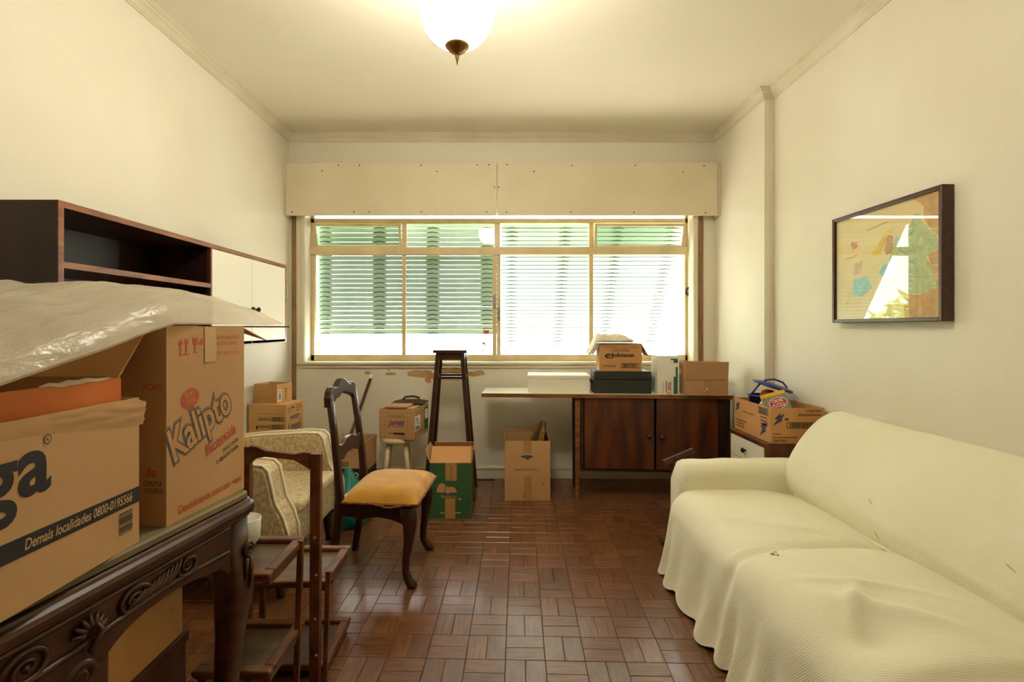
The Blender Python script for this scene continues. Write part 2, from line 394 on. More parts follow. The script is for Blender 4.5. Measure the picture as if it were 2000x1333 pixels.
for a, b in ((617,786),(1159,1335)):                              # bottom-hung vents tipped into the room
    x0, x1 = wx(a)+.003, wx(b)-.003; h = zt-.045-wz(484)
    s = bpy.data.objects.new('vent_sash', None); C.objects.link(s); s.parent = win; s.location = (0, -.01, wz(484)); s.rotation_euler = (D(17), 0, 0)
    for q in ((x0, x1, h-.022, h), (x0, x1, .002, .018), (x0, x0+.02, .018, h-.022), (x1-.02, x1, .018, h-.022)):
        wbox('sash_rail', q[0], q[1], q[2], q[3], -.012, .012, framem, s, .002)
    wbox('pane', x0+.02, x1-.02, .018, h-.022, -.002, .002, ventglass, s, 0)
mb = MB(); mb.box(WX0-.06, WX1+.05, YB-.035, YW-.02, .955, .976); mb.box(WX0-.05, WX1+.04, YB-.016, YB, .925, .955)
struct(obj('trim_6', mb, trimm, bevel=.004))                      # window board
lk = wbox('lock_plate', wx(962.5), wx(969), wz(604), wz(577), -.042, -.028, metal_s); wbox('lock_plate', wx(971), wx(977), wz(627), wz(602), -.03, -.018, metal_s)
for px, py in ((604,568),(1340,570)):
    mb = MB(); X, Z = wx(px), wz(py)
    mb.tube([(X+.03*math.cos(t)*.4, -.04-.01*math.sin(t), Z+.03*math.sin(t)) for t in (2*PI*i/14 for i in range(15))], .006, 6, False)
    mb.bar((X, -.04, Z-.02), (X+.02, -.03, Z-.07), .016, .008); obj('latch', mb, metal_d, win)
fr = frame((wx(950)-.04, -.0025, wz(650)-.03), (1,0,0), (0,0,1))
hp = []
for i in range(28):
    t = 2*PI*i/28; hp.append((.04+.0016*16*math.sin(t)**3, .034+.0016*(13*math.cos(t)-5*math.cos(2*t)-2*math.cos(3*t)-math.cos(4*t))))
flat(win, fr, [hp], mat('sticker_red', (206,92,34), .5), name='heart_sticker')
fr = frame((wx(934), -.0025, wz(697)), (1,0,0), (0,0,1))
flat(win, fr, [[(.02,.075),(.03,.115),(.045,.13),(.06,.115),(.072,.075),(.055,.1),(.04,.112),(.03,.09),(.026,.07)], [(.03,.06),(.045,.075),(.04,.05),(.055,.065),(.06,.035),(.048,.05),(.04,.03),(.034,.05)], [(.02,.02),(.07,.022),(.07,.026),(.02,.024)]], mat('sticker_green', (66,120,88), .5), name='figure_sticker')

# slatted wooden shutters outside
def shutter(label, x0, x1, ztop, length, tilt, solid_from):
    t = thing('roller_shutter', label, 'shutter', ((x0+x1)/2, 4.60, ztop)); t.rotation_euler = (tilt, 0, 0)
    w = x1-x0; p = .0412; n = int(length/p); meshes = {}
    for i in range(n):
        z1 = -i*p; solid = i*p > solid_from
        key = solid
        if key not in meshes:
            mb = MB(); mb.box(-w/2, w/2, -.007, .007, -.0376 if not solid else -.0405, 0)
            if not solid:
                for c in (-.44,-.145,.145,.44): mb.box(w*c-.062, w*c+.062, -.003, .005, -.0412, -.037)
            me = bpy.data.meshes.new('slat'); me.from_pydata(mb.v, [], mb.f); me.update(); me.materials.append(shut_g); meshes[key] = me
            mb = MB()
            mb.tube([(-.045,-.0085,-.0375),(-.02,-.0085,-.034),(0,-.0085,-.031),(.02,-.0085,-.034),(.045,-.0085,-.0375)], .0034, 4)
            lm = bpy.data.meshes.new('link'); lm.from_pydata(mb.v, [], mb.f); lm.update(); lm.materials.append(shut_d)
        s = bpy.data.objects.new('slat', meshes[key]); C.objects.link(s); s.parent = t; s.location = (0, 0, z1); s.rotation_euler = (random.gauss(0,.02), random.gauss(0,.0008), 0)
        for c in (-.44,-.145,.145,.44): l = bpy.data.objects.new('link', lm); C.objects.link(l); l.parent = s; l.location = (w*c, 0, 0)
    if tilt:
        mb = MB(); mb.box(-w/2, w/2, -.0078, -.0068, -.0376, -.0328); gm = bpy.data.meshes.new('worn_shade_edge'); gm.from_pydata(mb.v, [], mb.f); gm.update(); gm.materials.append(mat('worn_shade', (74,66,50), .9))  # dark strip paints in shade lines between slats, in the brown of peeling edges
        for s in list(t.children): g_ = bpy.data.objects.new('worn_shade_edge', gm); C.objects.link(g_); g_.parent = s
    return t
shutter('pale green slatted shutter hanging straight down outside the window', -1.70, -.045, 2.195, 1.01, 0, .89)
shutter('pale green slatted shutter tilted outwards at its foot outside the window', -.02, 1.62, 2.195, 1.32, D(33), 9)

# outside: paving below, a sunlit tree
mb = MB(); mb.box(-40, 40, YB+.3, 70, -3.3, -3.0); g = struct(obj('ground', mb, concrete))
def tree(loc, h, r, seed, label):
    t = thing('garden_tree', label, 'tree', loc); rr = random.Random(seed)
    mb = MB(); mb.tube([(0,0,0),(.1,.05,h*.3),(0,.1,h*.6),(.1,0,h*.85)], [.16,.13,.1,.05], 8); obj('trunk', mb, barkm, t, smooth=True)
    mb = MB()
    for i in range(2600):
        while True:
            p = Vector((rr.uniform(-1,1), rr.uniform(-1,1), rr.uniform(-1,1)))
            if p.length < 1 and p.length > .45: break
        c = Vector((p.x*r, p.y*r, h*.72+p.z*r*.8)); a = Vector((rr.gauss(0,1), rr.gauss(0,1), rr.gauss(0,.6))).normalized(); b = a.orthogonal().normalized()
        l, w = rr.uniform(.12,.24), .05
        mb.add([c-a*l, c+b*w, c+a*l, c-b*w+Vector((0,0,.02))], [(0,1,2,3)])
    f = obj('foliage', mb, leafm, t, fix=False); f['kind'] = 'stuff'
tree((-5.3, 9.5, -3), 5.2, 1.9, 3, 'leafy green tree standing in the sun outside the window')

# ------------------------------------------------------------------ pelmet over the window
pel = thing('pelmet', 'long cream pelmet box of two screwed boards above the window', 'pelmet', (0, 4.19, 2.183))
zz = .431
xm = (971-983)*4.19e-3
mb = MB(); mb.box(XL+.016, xm-.002, 0, .012, 0, zz); obj('board', mb, pelm, pel, bevel=.001)
mb = MB(); mb.box(xm+.002, XRF-.022, 0, .012, 0, zz); obj('board', mb, pelm, pel, bevel=.001)
mb = MB(); mb.box(XL+.002, XL+.013, -.004, .105, -.004, zz+.003); obj('end_board', mb, trimm, pel, bevel=.002)
mb = MB(); mb.box(XRF-.019, XRF-.002, -.004, .105, -.004, zz+.003); obj('end_board', mb, trimm, pel, bevel=.002)
mb = MB(); mb.box(XL+.016, XRF-.022, .012, .105, zz-.018, zz); obj('top_board', mb, trimm, pel)
mb = MB(); mb.lathe([(0,0),(.0055,0),(.0055,.0015),(0,.002)], 8); sc_me = None
for px, py in ((570,414),(629,334),(661,323),(702,323),(691,414),(721,414),(823,414),(822,323),(853,335),(932,315.6),(951,414),(955,322),(966,366),(974,366),(990,322),(989,415),(1043,335),(1117,323),(1115,414),(1241,323),(1238,415),(1334,336),(1375,324),(1378,416)):
    x, z = (px-983)*4.19e-3, H_EYE-(max(py,322)-640)*4.19e-3-2.183
    if sc_me is None: o = obj('screw_head', mb, metal_d, pel, loc=(x, 0, z), rot=(PI/2, 0, 0)); sc_me = o.data
    else: obj('screw_head', sc_me, None, pel, loc=(x, 0, z), rot=(PI/2, 0, 0))

# ------------------------------------------------------------------ ceiling globe lamp
lamp = thing('globe_lamp', 'lit opal glass globe lamp with brass finial under the ceiling', 'lamp', (-.183, 2.03, CEIL))
R_ = .146; zc = -.365
mb = MB(); mb.lathe([(max(.012,R_*math.sin(PI*i/24)), zc-R_*math.cos(PI*i/24)) for i in range(1,24)], 36); obj('globe', mb, globem, lamp, smooth=True)
mb = MB(); mb.lathe([(0,0),(.06,0),(.058,-.02),(.03,-.035),(.012,-.04),(.012,zc+R_+.02),(.05,zc+R_+.016),(.055,zc+R_-.012),(0,zc+R_-.012)], 24); obj('ceiling_mount', mb, brass, lamp, smooth=True)
mb = MB(); z0 = zc-R_
mb.lathe([(0,z0+.02),(.047,z0+.018),(.049,z0+.008),(.046,z0+.002),(.04,z0-.002),(.036,z0-.008),(.03,z0-.010),(.024,z0-.018),(.010,z0-.021),(.008,z0-.03),(.009,z0-.036),(.004,z0-.05),(.0008,z0-.07)], 28)
obj('finial', mb, brass, lamp, smooth=True)

# ------------------------------------------------------------------ wall cabinet on the left wall
XF, Y1, Y2, ZT, ZB_ = -1.477, 1.70, 3.49, 1.69, 1.165
cab = thing('wall_cabinet', 'dark rosewood wall cabinet with open shelves and two white doors', 'cabinet', (XL, Y1, ZB_))
LX, LY, LZ = XF-XL, Y2-Y1, ZT-ZB_
YD = 2.587-Y1; Y3 = 3.01-Y1; t_ = .022
def cb(name, b, m, bevel=.001): mb = MB(); mb.box(*b); return obj(name, mb, m, cab, bevel=bevel)
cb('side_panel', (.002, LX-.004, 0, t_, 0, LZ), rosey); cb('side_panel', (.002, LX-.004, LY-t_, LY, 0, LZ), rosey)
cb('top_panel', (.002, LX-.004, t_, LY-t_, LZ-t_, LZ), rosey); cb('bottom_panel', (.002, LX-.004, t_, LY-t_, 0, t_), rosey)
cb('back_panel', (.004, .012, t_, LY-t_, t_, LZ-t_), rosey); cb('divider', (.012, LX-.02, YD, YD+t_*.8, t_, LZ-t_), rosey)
cb('shelf', (.012, LX-.006, t_, YD, .300, .322), rosew)
for b in ((LX-.004, LX, 0, t_, 0, LZ), (LX-.004, LX, LY-t_, LY, 0, LZ), (LX-.004, LX, t_, LY-t_, LZ-t_, LZ), (LX-.004, LX, t_, LY-t_, 0, t_), (LX-.006, LX-.002, t_, YD, .300, .322)):
    cb('edge_strip', b, rosex, .0005)
cb('edge_strip', (LX-.02, LX-.002, YD, YD+.01, t_, LZ-t_), rosew)
for a, b, ky in ((YD+.012, Y3-.002, Y3-.03), (Y3+.002, LY-t_-.003, Y3+.035)):
    d = cb('door', (LX-.018, LX, a, b, t_+.003-.02, LZ-t_-.003), whitem)
    mb = MB(); mb.lathe([(0,0),(.006,0),(.006,.012),(.014,.018),(.016,.024),(.010,.032),(0,.033)], 12)
    obj('knob', mb, metal_d, d, smooth=True, loc=(LX, ky, .205), rot=(0, PI/2, 0))

# ------------------------------------------------------------------ framed map
XM0 = 1.79
mp_ = thing('framed_map', 'old coloured map in a dark wooden frame under glass on the wall', 'picture', (XR-.003, 2.44, 1.29))
fy, fz = .70, .562; dx = XR-XM0-.003; bw = .018
frm = mat('frame_wood', (84,46,28), .35, (62,32,20), 6, (4,1,4))
for b in ((-dx, 0, -fy/2, -fy/2+bw, 0, fz), (-dx, 0, fy/2-bw, fy/2, 0, fz), (-dx, 0, -fy/2+bw, fy/2-bw, 0, bw), (-dx, 0, -fy/2+bw, fy/2-bw, fz-bw, fz)):
    mb = MB(); mb.box(*b); obj('frame_rail', mb, frm, mp_, bevel=.003)
mb = MB(); mb.box(-dx+.016, -.002, -fy/2+bw, fy/2-bw, bw, fz-bw); sheet = obj('map_sheet', mb, matmap, mp_)
mb = MB(); mb.box(-dx+.008, -dx+.0105, -fy/2+bw, fy/2-bw, bw, fz-bw); obj('glass_pane', mb, mapglass, mp_)
# face seen from the room: u runs from the window side towards the camera
w_, h_ = fy-2*bw, fz-2*bw
fr = frame((-dx+.0155, fy/2-bw, bw), (0,-1,0), (0,0,1))
def mreg(poly, col, nm='map_region', e=.0003): flat(sheet, fr, [[(a*w_, b*h_) for a, b in poly]], mat('map_%d_%d_%d' % col, col, .6, tuple(int(c*.9) for c in col), 30), eps=e, name=nm)
def jag(pts, k=3, amp=.012, seed=1):
    rr = random.Random(seed); out = []
    for i in range(len(pts)):
        a, b = pts[i], pts[(i+1) % len(pts)]
        for j in range(k): out.append((min(1,max(0,a[0]+(b[0]-a[0])*j/k+rr.uniform(-amp,amp))), min(1,max(0,a[1]+(b[1]-a[1])*j/k+rr.uniform(-amp,amp)))))
    return out
mreg(jag([(.78,1),(1,1),(1,0),(.70,0),(.70,.2),(.9,.2),(.97,.3),(.9,.5),(1,.55),(.97,.65),(.88,.75),(.86,.9)], 2), (216,172,112))
mreg(jag([(.62,.70),(.72,.72),(.78,.86),(.84,.84),(.86,.76),(.96,.66),(.98,.56),(.88,.48),(.93,.34),(.97,.24),(.88,.2),(.7,.22),(.66,.4),(.55,.46),(.58,.6)], 3, .014, 2), (190,206,150), e=.0005)
mreg(jag([(.38,.58),(.46,.68),(.55,.78),(.60,.80),(.56,.72),(.46,.58)], 2, .006, 3), (240,206,92), e=.0005)
mreg(jag([(.52,.62),(.56,.74),(.60,.72),(.60,.58),(.54,.56)], 2, .006, 4), (216,172,120), e=.0007)
mreg(jag([(.18,.24),(.20,.38),(.33,.40),(.40,.30),(.30,.22)], 2, .012, 5), (164,206,206), e=.0005)
mreg(jag([(.46,.42),(.52,.48),(.64,.5),(.62,.4),(.5,.38)], 2, .012, 6), (164,206,206), e=.0007)
mreg(jag([(.10,.12),(.12,.30),(.17,.3),(.16,.14)], 2, .01, 7), (232,206,120), e=.0005)
mreg(jag([(.2,.42),(.22,.55),(.3,.56),(.28,.44)], 2, .01, 8), (226,190,150), e=.0005)
mreg(jag([(.17,.72),(.19,.76),(.24,.75),(.25,.71),(.2,.69)], 2, .012, 9), (222,150,120), e=.0005)
for k, pts in enumerate((((.66,.68),(.67,.58),(.72,.55)), ((.74,.78),(.75,.71),(.79,.73)), ((.74,.50),(.80,.44),(.80,.36),(.84,.33)), ((.12,.6),(.25,.62)), ((.35,.84),(.55,.86)))):
    P = []
    rr = random.Random(k)
    for i in range(len(pts)-1):
        for j in range(4): P.append((pts[i][0]+(pts[i+1][0]-pts[i][0])*j/4+rr.uniform(-.008,.008), pts[i][1]+(pts[i+1][1]-pts[i][1])*j/4+rr.uniform(-.008,.008)))
    P.append(pts[-1]); q = []
    for i in range(len(P)-1):
        a, b = P[i], P[i+1]; q.append([(a[0]*w_, a[1]*h_-.001), (b[0]*w_, b[1]*h_-.001), (b[0]*w_, b[1]*h_+.001), (a[0]*w_, a[1]*h_+.001)])
    flat(sheet, fr, q, inkn if k < 3 else inkg, .0009, 'map_line')

# ------------------------------------------------------------------ cartons
def carton(name, label, corner, rot, w, d, h, m, closed=False, flaps=(), group=None, cat='box', inn=inner, t=.005, which='FL', side_mats=None):
    c, s = math.cos(rot), math.sin(rot)
    ox, oy = {'FL': (w/2, d/2), 'FR': (-w/2, d/2), 'BR': (-w/2,-d/2)}[which]
    loc = (corner[0]+ox*c-oy*s, corner[1]+ox*s+oy*c, corner[2])
    T = thing(name, label, cat, loc, rot, group)
    x, y = w/2, d/2
    mb = MB(); mb.box(-x, x, -y, -y+t, 0, h); mb.box(-x, x, y-t, y, 0, h); mb.box(-x, -x+t, -y+t, y-t, 0, h); mb.box(x-t, x, -y+t, y-t, 0, h); mb.box(-x+t, x-t, -y+t, y-t, 0, t)
    if closed: mb.box(-x+t, x-t, -y+t, y-t, h-t, h)
    obj('body', mb, m, T)
    for f in flaps:
        sd, ln, a = f[:3]; fm = f[3] if len(f) > 3 else m; a = D(a); ll = {'F': w, 'B': w, 'L': d, 'R': d}[sd]-.006
        mb = MB(); mb.box(-ll/2, ll/2, -.002, .002, 0, ln)
        o = obj('flap', mb, fm, T)
        rz = {'F': 0, 'B': PI, 'L': -PI/2, 'R': PI/2}[sd]
        pos = {'F': (0,-y+.002,h), 'B': (0,y-.002,h), 'L': (-x+.002,0,h), 'R': (x-.002,0,h)}[sd]
        o.matrix_local = Matrix.Translation(pos) @ Matrix.Rotation(rz, 4, 'Z') @ Matrix.Rotation(a, 4, 'X')
    T['_F'] = 0
    F = {'F': frame((-x,-y,0), (1,0,0), (0,0,1)), 'R': frame((x,-y,0), (0,1,0), (0,0,1)), 'L': frame((-x,y,0), (0,-1,0), (0,0,1)), 'B': frame((x,y,0), (-1,0,0), (0,0,1)),
         'T': frame((-x,-y,h), (1,0,0), (0,1,0))}
    del T['_F']
    return T, F
def tape(T, fr, u0, u1, v0, v1, m=tapem): flat(T, fr, [rect(u0,u1,v0,v1)], m, .0005, 'tape')
def lines(T, fr, u0, v0, w, n, dv, h, m):
    rr = random.Random(int(v0*1e4)); flat(T, fr, [rect(u0, u0+w*rr.uniform(.6,1), v0-i*dv, v0-i*dv+h) for i in range(n)], m, name='printed_lines')
def icons(T, fr, u, v, s, m):       # two up arrows, glass, umbrella
    ps = []
    for k in (0, .5):
        a = u+k*s; ps += [[(a,v),(a+.12*s,v),(a+.12*s,v+.6*s),(a+.25*s,v+.6*s),(a+.06*s,v+s),(a-.13*s,v+.6*s),(a,v+.6*s)]]
    ps.append(rect(u-.15*s, u+.85*s, v-.1*s, v-.03*s))
    a = u+1.35*s; ps += [[(a-.22*s,v+s),(a+.22*s,v+s),(a+.2*s,v+.6*s),(a,v+.45*s),(a-.2*s,v+.6*s)], rect(a-.04*s,a+.04*s,v+.05*s,v+.5*s), rect(a-.2*s,a+.2*s,v,v+.06*s)]
    a = u+2.1*s; ps += [[(a+.35*s*math.cos(PI*i/10), v+.55*s+.4*s*math.sin(PI*i/10)) for i in range(11)]]
    flat(T, fr, ps, m, name='handling_icons')

# --- foreground cartons on the table (pad top z = .819)
ZP = .819
gT, gF = carton('cardboard_carton', 'worn kraft carton with big black letters and a black stripe on the carved table', (-.759, 1.067, ZP), 0, .44, .53, .300, kraft, which='BR')
f = gF['R']; y0 = 1.067-.53
def gy(px, X=-.759): return X/((px-983)/1000)-y0
prt(gT, f, 'a', gy(34), .994-ZP, gy(99)-gy(34), .072, inkb, offset=.028)
prt(gT, f, 'g', gy(-42), .958-ZP, gy(33)-gy(-42), .100, inkb, offset=.028)
flat(gT, f, [ell(gy(92), 1.079-ZP, .0075, .0085), ], inkb, name='printed_ring'); flat(gT, f, [ell(gy(92), 1.079-ZP, .0058, .0068)], kraft, .001, 'printed_ring')
prt(gT, f, 'R', gy(92)-.003, 1.075-ZP, .006, .008, inkb, eps=.0012)
flat(gT, f, [rect(.02, .529, .905-ZP-.002, .935-ZP)], inkb, name='printed_stripe')
prt(gT, f, 'Demais localidades 0800-0195566', gy(47), .911-ZP, gy(257)-gy(47), .018, mat('ink_kraft', (206,166,112), .7), offset=.012, shear=.2, eps=.0013)
barcode(gT, f, gy(232), gy(258), .852-ZP, .896-ZP, inkb, False, True, 12)
# crumpled upper rim: a folded-over strip with dented edge
def rim(u, v):
    y = .537+v*.542; rag = sstep(.93,1,v)
    z0 = 1.092-.03*sstep(.45,1,v); z1 = 1.121+.004*noise.noise(Vector((y*9,0,3)))-.012*rag*sstep(.5,1,u)
    b = math.sin(min(1,u*1.05)*PI*.5)
    cr = .005*abs(noise.noise(Vector((y*11+u*2, u*2.5-y*4, 1))))
    return (-.7588+(.0015+.004*v*v)*b+cr*.8*b*sstep(.4,.9,v), y+.008*rag*noise.noise(Vector((u*9,2,0))), z0+(z1-z0)*u)
mb = MB(); mb.grid(rim, 14, 60); mb.v = [tuple(Vector(v)-gT.location) for v in mb.v]
o = obj('folded_rim', mb, kraft, gT, smooth=True)
# a box standing inside it
oT, oF = carton('shoe_box', 'orange-sided open box standing inside the worn kraft carton', (-.786, 1.052, ZP+.0055), 0, .38, .47, .338, kraft2, which='BR', flaps=(('B', .128, 40, kraft2), ('L', .12, -89, kraft2)))
flat(oT, oF['R'], [rect(0,.47,.0,.338)], orange, .0006, 'orange_panel')
mb = MB(); mb.tube([(.19-.001, .05+.02*i, .339+.004*noise.noise(Vector((i*.7,0,0)))) for i in range(9)], [.001,.004,.005,.006,.005,.005,.004,.003,.001], 5); obj('torn_edge', mb, edgem, oT)
# tall carton with teal lettering
kr = -D(7.3); KW, KD, KH = .235, .276, .448
kT, kF = carton('detergent_carton', 'tall kraft carton with teal outlined lettering at the table end', (-.753, 1.144, ZP), kr, KW, KD, KH, kraft, which='FR', flaps=(('B', .235, 90, kraft), ('L', .11, -89.5), ('F', .10, -89.5)))
f = kF['R']
L1 = None
for off, m_, e in ((.085, inkt, .0006), (.068, kraft, .0009), (.054, inkt, .0012), (.022, kraft2, .0015)):
    if L1 is None: o, L1 = prt(kT, f, 'Kalipto', .032, .105, .232, .118, m_, D(24), off, .12, e)
    else: prt(kT, f, 'Kalipto', .032, .105, .232, .118, m_, D(24), off, .12, e, box=L1)
flat(kT, f, [ell(.072, .278, .03, .023, rot=.25)], inkr, name='printed_oval'); prt(kT, f, 'BOM', .055, .278, .03, .013, kraft2, .2, .02, 0, .0013); prt(kT, f, 'BRIL', .06, .263, .034, .012, kraft2, .2, .02, 0, .0013)
icons(kT, f, .04, .385, .036, inkr)
prt(kT, f, 'CONTEM 6 UNIDADES DE', .155, .415, .10, .010, inkr); prt(kT, f, 'KALIPTO 2 LITROS', .165, .400, .08, .010, inkr); prt(kT, f, 'PESO BRUTO 12,8 kg', .165, .372, .09, .012, inkr)
flat(kT, f, [rect(.12,.162,.36,.447)], tapec, .0014, 'tape')
prt(kT, f, 'Bactericida', .128, .125, .12, .03, inkr, D(18), .02, .2); prt(kT, f, 'EFICAZ CONTRA', .19, .12, .065, .011, inkb, D(16), .01); prt(kT, f, 'O VIBRIAO DO COLERA', .165, .095, .09, .011, inkb, D(16), .01)
prt(kT, f, 'Desinfetante para uso geral', .035, .008, .232, .026, inkr, D(3), .012, .25)
f = kF['F']
prt(kT, f, 'ACAO', KW-.06, .305, .05, .014, inkr); prt(kT, f, 'do', KW-.05, .11, .026, .022, inkr, 0, .02); prt(kT, f, 'CONTRA', KW-.055, .09, .045, .011, inkb); prt(kT, f, 'COLERA', KW-.053, .074, .046, .011, inkb)
mb = MB(); mb.add([(.115,.138,.446),(.118,.24,.410),(.075,.245,.424),(.07,.138,.446),(.115,.138,.443),(.118,.24,.407),(.075,.245,.421),(.07,.138,.443)], [(0,1,2,3),(7,6,5,4),(0,4,5,1),(1,5,6,2),(2,6,7,3),(3,7,4,0)]); obj('drooping_flap', mb, kraft3, kT)
mb = MB()
for i in range(34):
    a = .142+i*.0068; mb.box(.1145, .1175, a, a+.0034, KH-.002, KH+.002)
obj('corrugated_edge', mb, darkgap, kT)
# plastic sheet heaped over the cartons
bag = thing('plastic_sheet', 'milky crumpled plastic sheet heaped over the table cartons', 'plastic sheet', (-1.1, 1.12, 1.16))
def bagp(u, v, up):
    Y = .50+u*1.225
    xr = -.738+.012*noise.noise(Vector((Y*6,0,2)))+.02*sstep(1.4,1.7,Y)*0
    xl = -1.45+.1*sstep(1.3,1.7,Y)
    X = xr+(xl-xr)*v
    base = 1.158+.234*(min(Y,1.15)-.68) if Y > .68 else 1.158
    base = max(base, 1.168)+.004
    e = (1-abs(2*v-1)**3.0)**.5 if 0 < v < 1 else 0
    eu = min(1, (1-u)/.10); eu = (1-(1-eu)**2)**.5; e2 = min(1, u/.1)
    T = (.088+.012*sstep(1.0,1.25,Y)-.03*sstep(1.45,1.70,Y))*e*eu*e2
    wr = .012*noise.fractal(Vector((X*6,Y*3.6,0)), 1, 2, 5)*e*eu
    rid = .010*abs(noise.noise(Vector((X*9+Y*7,Y*4-X*5,5))))*e*eu+.006*abs(noise.noise(Vector((X*21-Y*9,Y*13+X*5,9))))*e*eu
    return Vector((X, Y, base+T+wr-rid+.004 if up else base+.003*e))-bag.location
mb = MB(); mb.grid(lambda u, v: bagp(u, v, True), 110, 70); obj('sheet_top', mb, plast, bag, smooth=True)
mb = MB(); mb.grid(lambda u, v: bagp(u, v, False), 30, 16); obj('sheet_underside', mb, plast, bag, smooth=True)
# ------------------------------------------------------------------ carved table
tr = -D(8.6); tb = thing('carved_table', 'dark carved wooden table with cabriole legs and scroll apron', 'table', (-.672, 1.43, 0), tr)
TW, TL, TZ = .93, 1.2, .80
def rrect(x0, x1, y0, y1, r, n=5):
    out = []
    for cx, cy, a0 in ((x1-r,y0+r,-PI/2),(x1-r,y1-r,0),(x0+r,y1-r,PI/2),(x0+r,y0+r,PI)):
        for i in range(n+1):
            a = a0+PI/2*i/n; out.append((cx+r*math.cos(a), cy+r*math.sin(a)))
    return out
mb = MB(); R = []
for ins, z in ((.022,.752),(.012,.756),(.010,.764),(.002,.769),(0,.778),(.002,.787),(.010,.792),(.012,.798),(.016,.800)):
    R.append([(x, y, z) for x, y in rrect(-TW+ins, -ins, -TL+ins, -ins, .05-ins*.8)])
mb.rings(R); obj('table_top', mb, tablew, tb, smooth=False)
mb = MB(); mb.rings([[(x, y, z) for x, y in rrect(-TW+i, -i, -TL+i, -i, .035)] for i, z in ((.022,.8005),(.018,.804),(.018,.815),(.024,ZP-.0005))]); obj('table_pad', mb, padm, tb)
def leg(x, y, sx, sy):
    mb = MB(); mb.loft([(x,y,.752,.075,.075),(x,y,.66,.08,.08),(x+.006*sx,y+.006*sy,.60,.088,.088),(x+.008*sx,y+.008*sy,.55,.082,.082),(x+.002*sx,y+.002*sy,.44,.062,.062),(x-.008*sx,y-.008*sy,.25,.048,.048),(x-.008*sx,y-.008*sy,.10,.040,.040),(x+.006*sx,y+.006*sy,.04,.052,.052),(x+.010*sx,y+.010*sy,.0,.055,.055)], 16, 4)
    return obj('leg', mb, tablew, tb, smooth=True)
l1 = leg(-.055,-.065,1,1); leg(-TW+.06,-.065,-1,1); leg(-.055,-TL+.065,1,-1); leg(-TW+.06,-TL+.065,-1,-1)
mb = MB(); mb.loft([(-.047,-.468,.75,.046,.05),(-.047,-.468,.4,.044,.046),(-.047,-.468,0,.04,.04)], 12, 6); obj('support_leg', mb, tablew, tb)
# apron on the room side with a wavy lower edge
def apron(y):     # lower edge z
    a = .655+.018*math.cos((y+.30)*11)
    a -= .045*math.exp(-((y+.52)/.07)**2); a -= .03*sstep(-.14,-.09,y)
    return a
ys = [-TL+.1+i*(TL-.19)/44 for i in range(45)]
mb = MB(); mb.prism([(ys[0],.753)]+[(y, apron(y)) for y in ys]+[(ys[-1],.753)], -.045, -.024, lambda a, b, t: (t, a, b)); ap = obj('apron', mb, tablew, tb)
ye = [-TW+.1+i*(TW-.19)/20 for i in range(21)]
mb = MB(); mb.prism([(ye[0],.753)]+[(x, .665+.02*math.cos((x+.46)*8)) for x in ye]+[(ye[-1],.753)], -.045, -.026, lambda a, b, t: (a, t, b)); obj('apron', mb, tablew, tb)
mb = MB(); mb.prism([(ys[0],.753)]+[(y, apron(y)) for y in ys]+[(ys[-1],.753)], -TW+.026, -TW+.045, lambda a, b, t: (t, a, b)); obj('apron', mb, tablew, tb)
# carving on the apron: scrolls, flutes, bead rail, shell and rosettes
def spiral(cy, cz, r, turns, d, name='scroll', rt=.006, ph=0, asp=1.3):
    n = 34; P = []; RR = []
    for i in range(n+1):
        k = i/n; a = ph+d*turns*2*PI*k; q = r*(1-.82*k); P.append((-.021, cy+q*asp*math.cos(a), cz+q*math.sin(a))); RR.append(rt*(1-.45*k))
    mb = MB(); mb.tube(P, RR, 6); mb.lathe([(0,0),(r*.22,0),(r*.2,.006),(0,.009)], 10)
    n0 = len(mb.v)-40
    for i in range(n0, len(mb.v)): x, y, z = mb.v[i]; mb.v[i] = (-.026+z, cy+y, cz+x)
    return obj(name, mb, tablew, ap, smooth=True)
for cy, cz, r, d, ph in ((-.25,.715,.026,1,2.6),(-.395,.708,.03,1,.3),(-.60,.704,.032,-1,2.9),(-.80,.712,.026,-1,.4)):
    spiral(cy, cz, r, 1.7, d, ph=ph)
for k in range(9):
    for c0, sg in ((-.27, -1), (-.78, 1)):
        y = c0+sg*.012*k; mb = MB(); mb.tube([(-.021,y,.738-.002*k),(-.018,y+sg*.012,.722-.001*k),(-.019,y+sg*.03,.705),(-.021,y+sg*.05,.694)], [.002,.005,.005,.002], 5); obj('carved_flute', mb, tablew, ap, smooth=True)
for z, r in ((.688,.006),(.746,.006)):
    mb = MB(); mb.tube([(-.021, y, z+(.0 if z > .7 else .012*math.cos((y+.3)*11)*.6)) for y in ys[1:-1]], r, 6); obj('carved_bead', mb, tablew, ap, smooth=True)
for k in range(7):
    a = D(-75+25*k); mb = MB(); mb.tube([(-.022,-.495,.70),(-.012,-.495+.018*math.sin(a),.70+.018*math.cos(a)),(-.016,-.495+.036*math.sin(a),.70+.036*math.cos(a))], [.003,.006,.003], 6); obj('carved_leaf', mb, tablew, ap, smooth=True)
mb = MB(); mb.tube([(-.012,-.485,.715),(-.006,-.478,.70),(-.008,-.487,.685),(-.012,-.497,.672),(-.014,-.490,.66)], [.004,.006,.006,.005,.003], 6); obj('carved_drop', mb, tablew, ap, smooth=True)
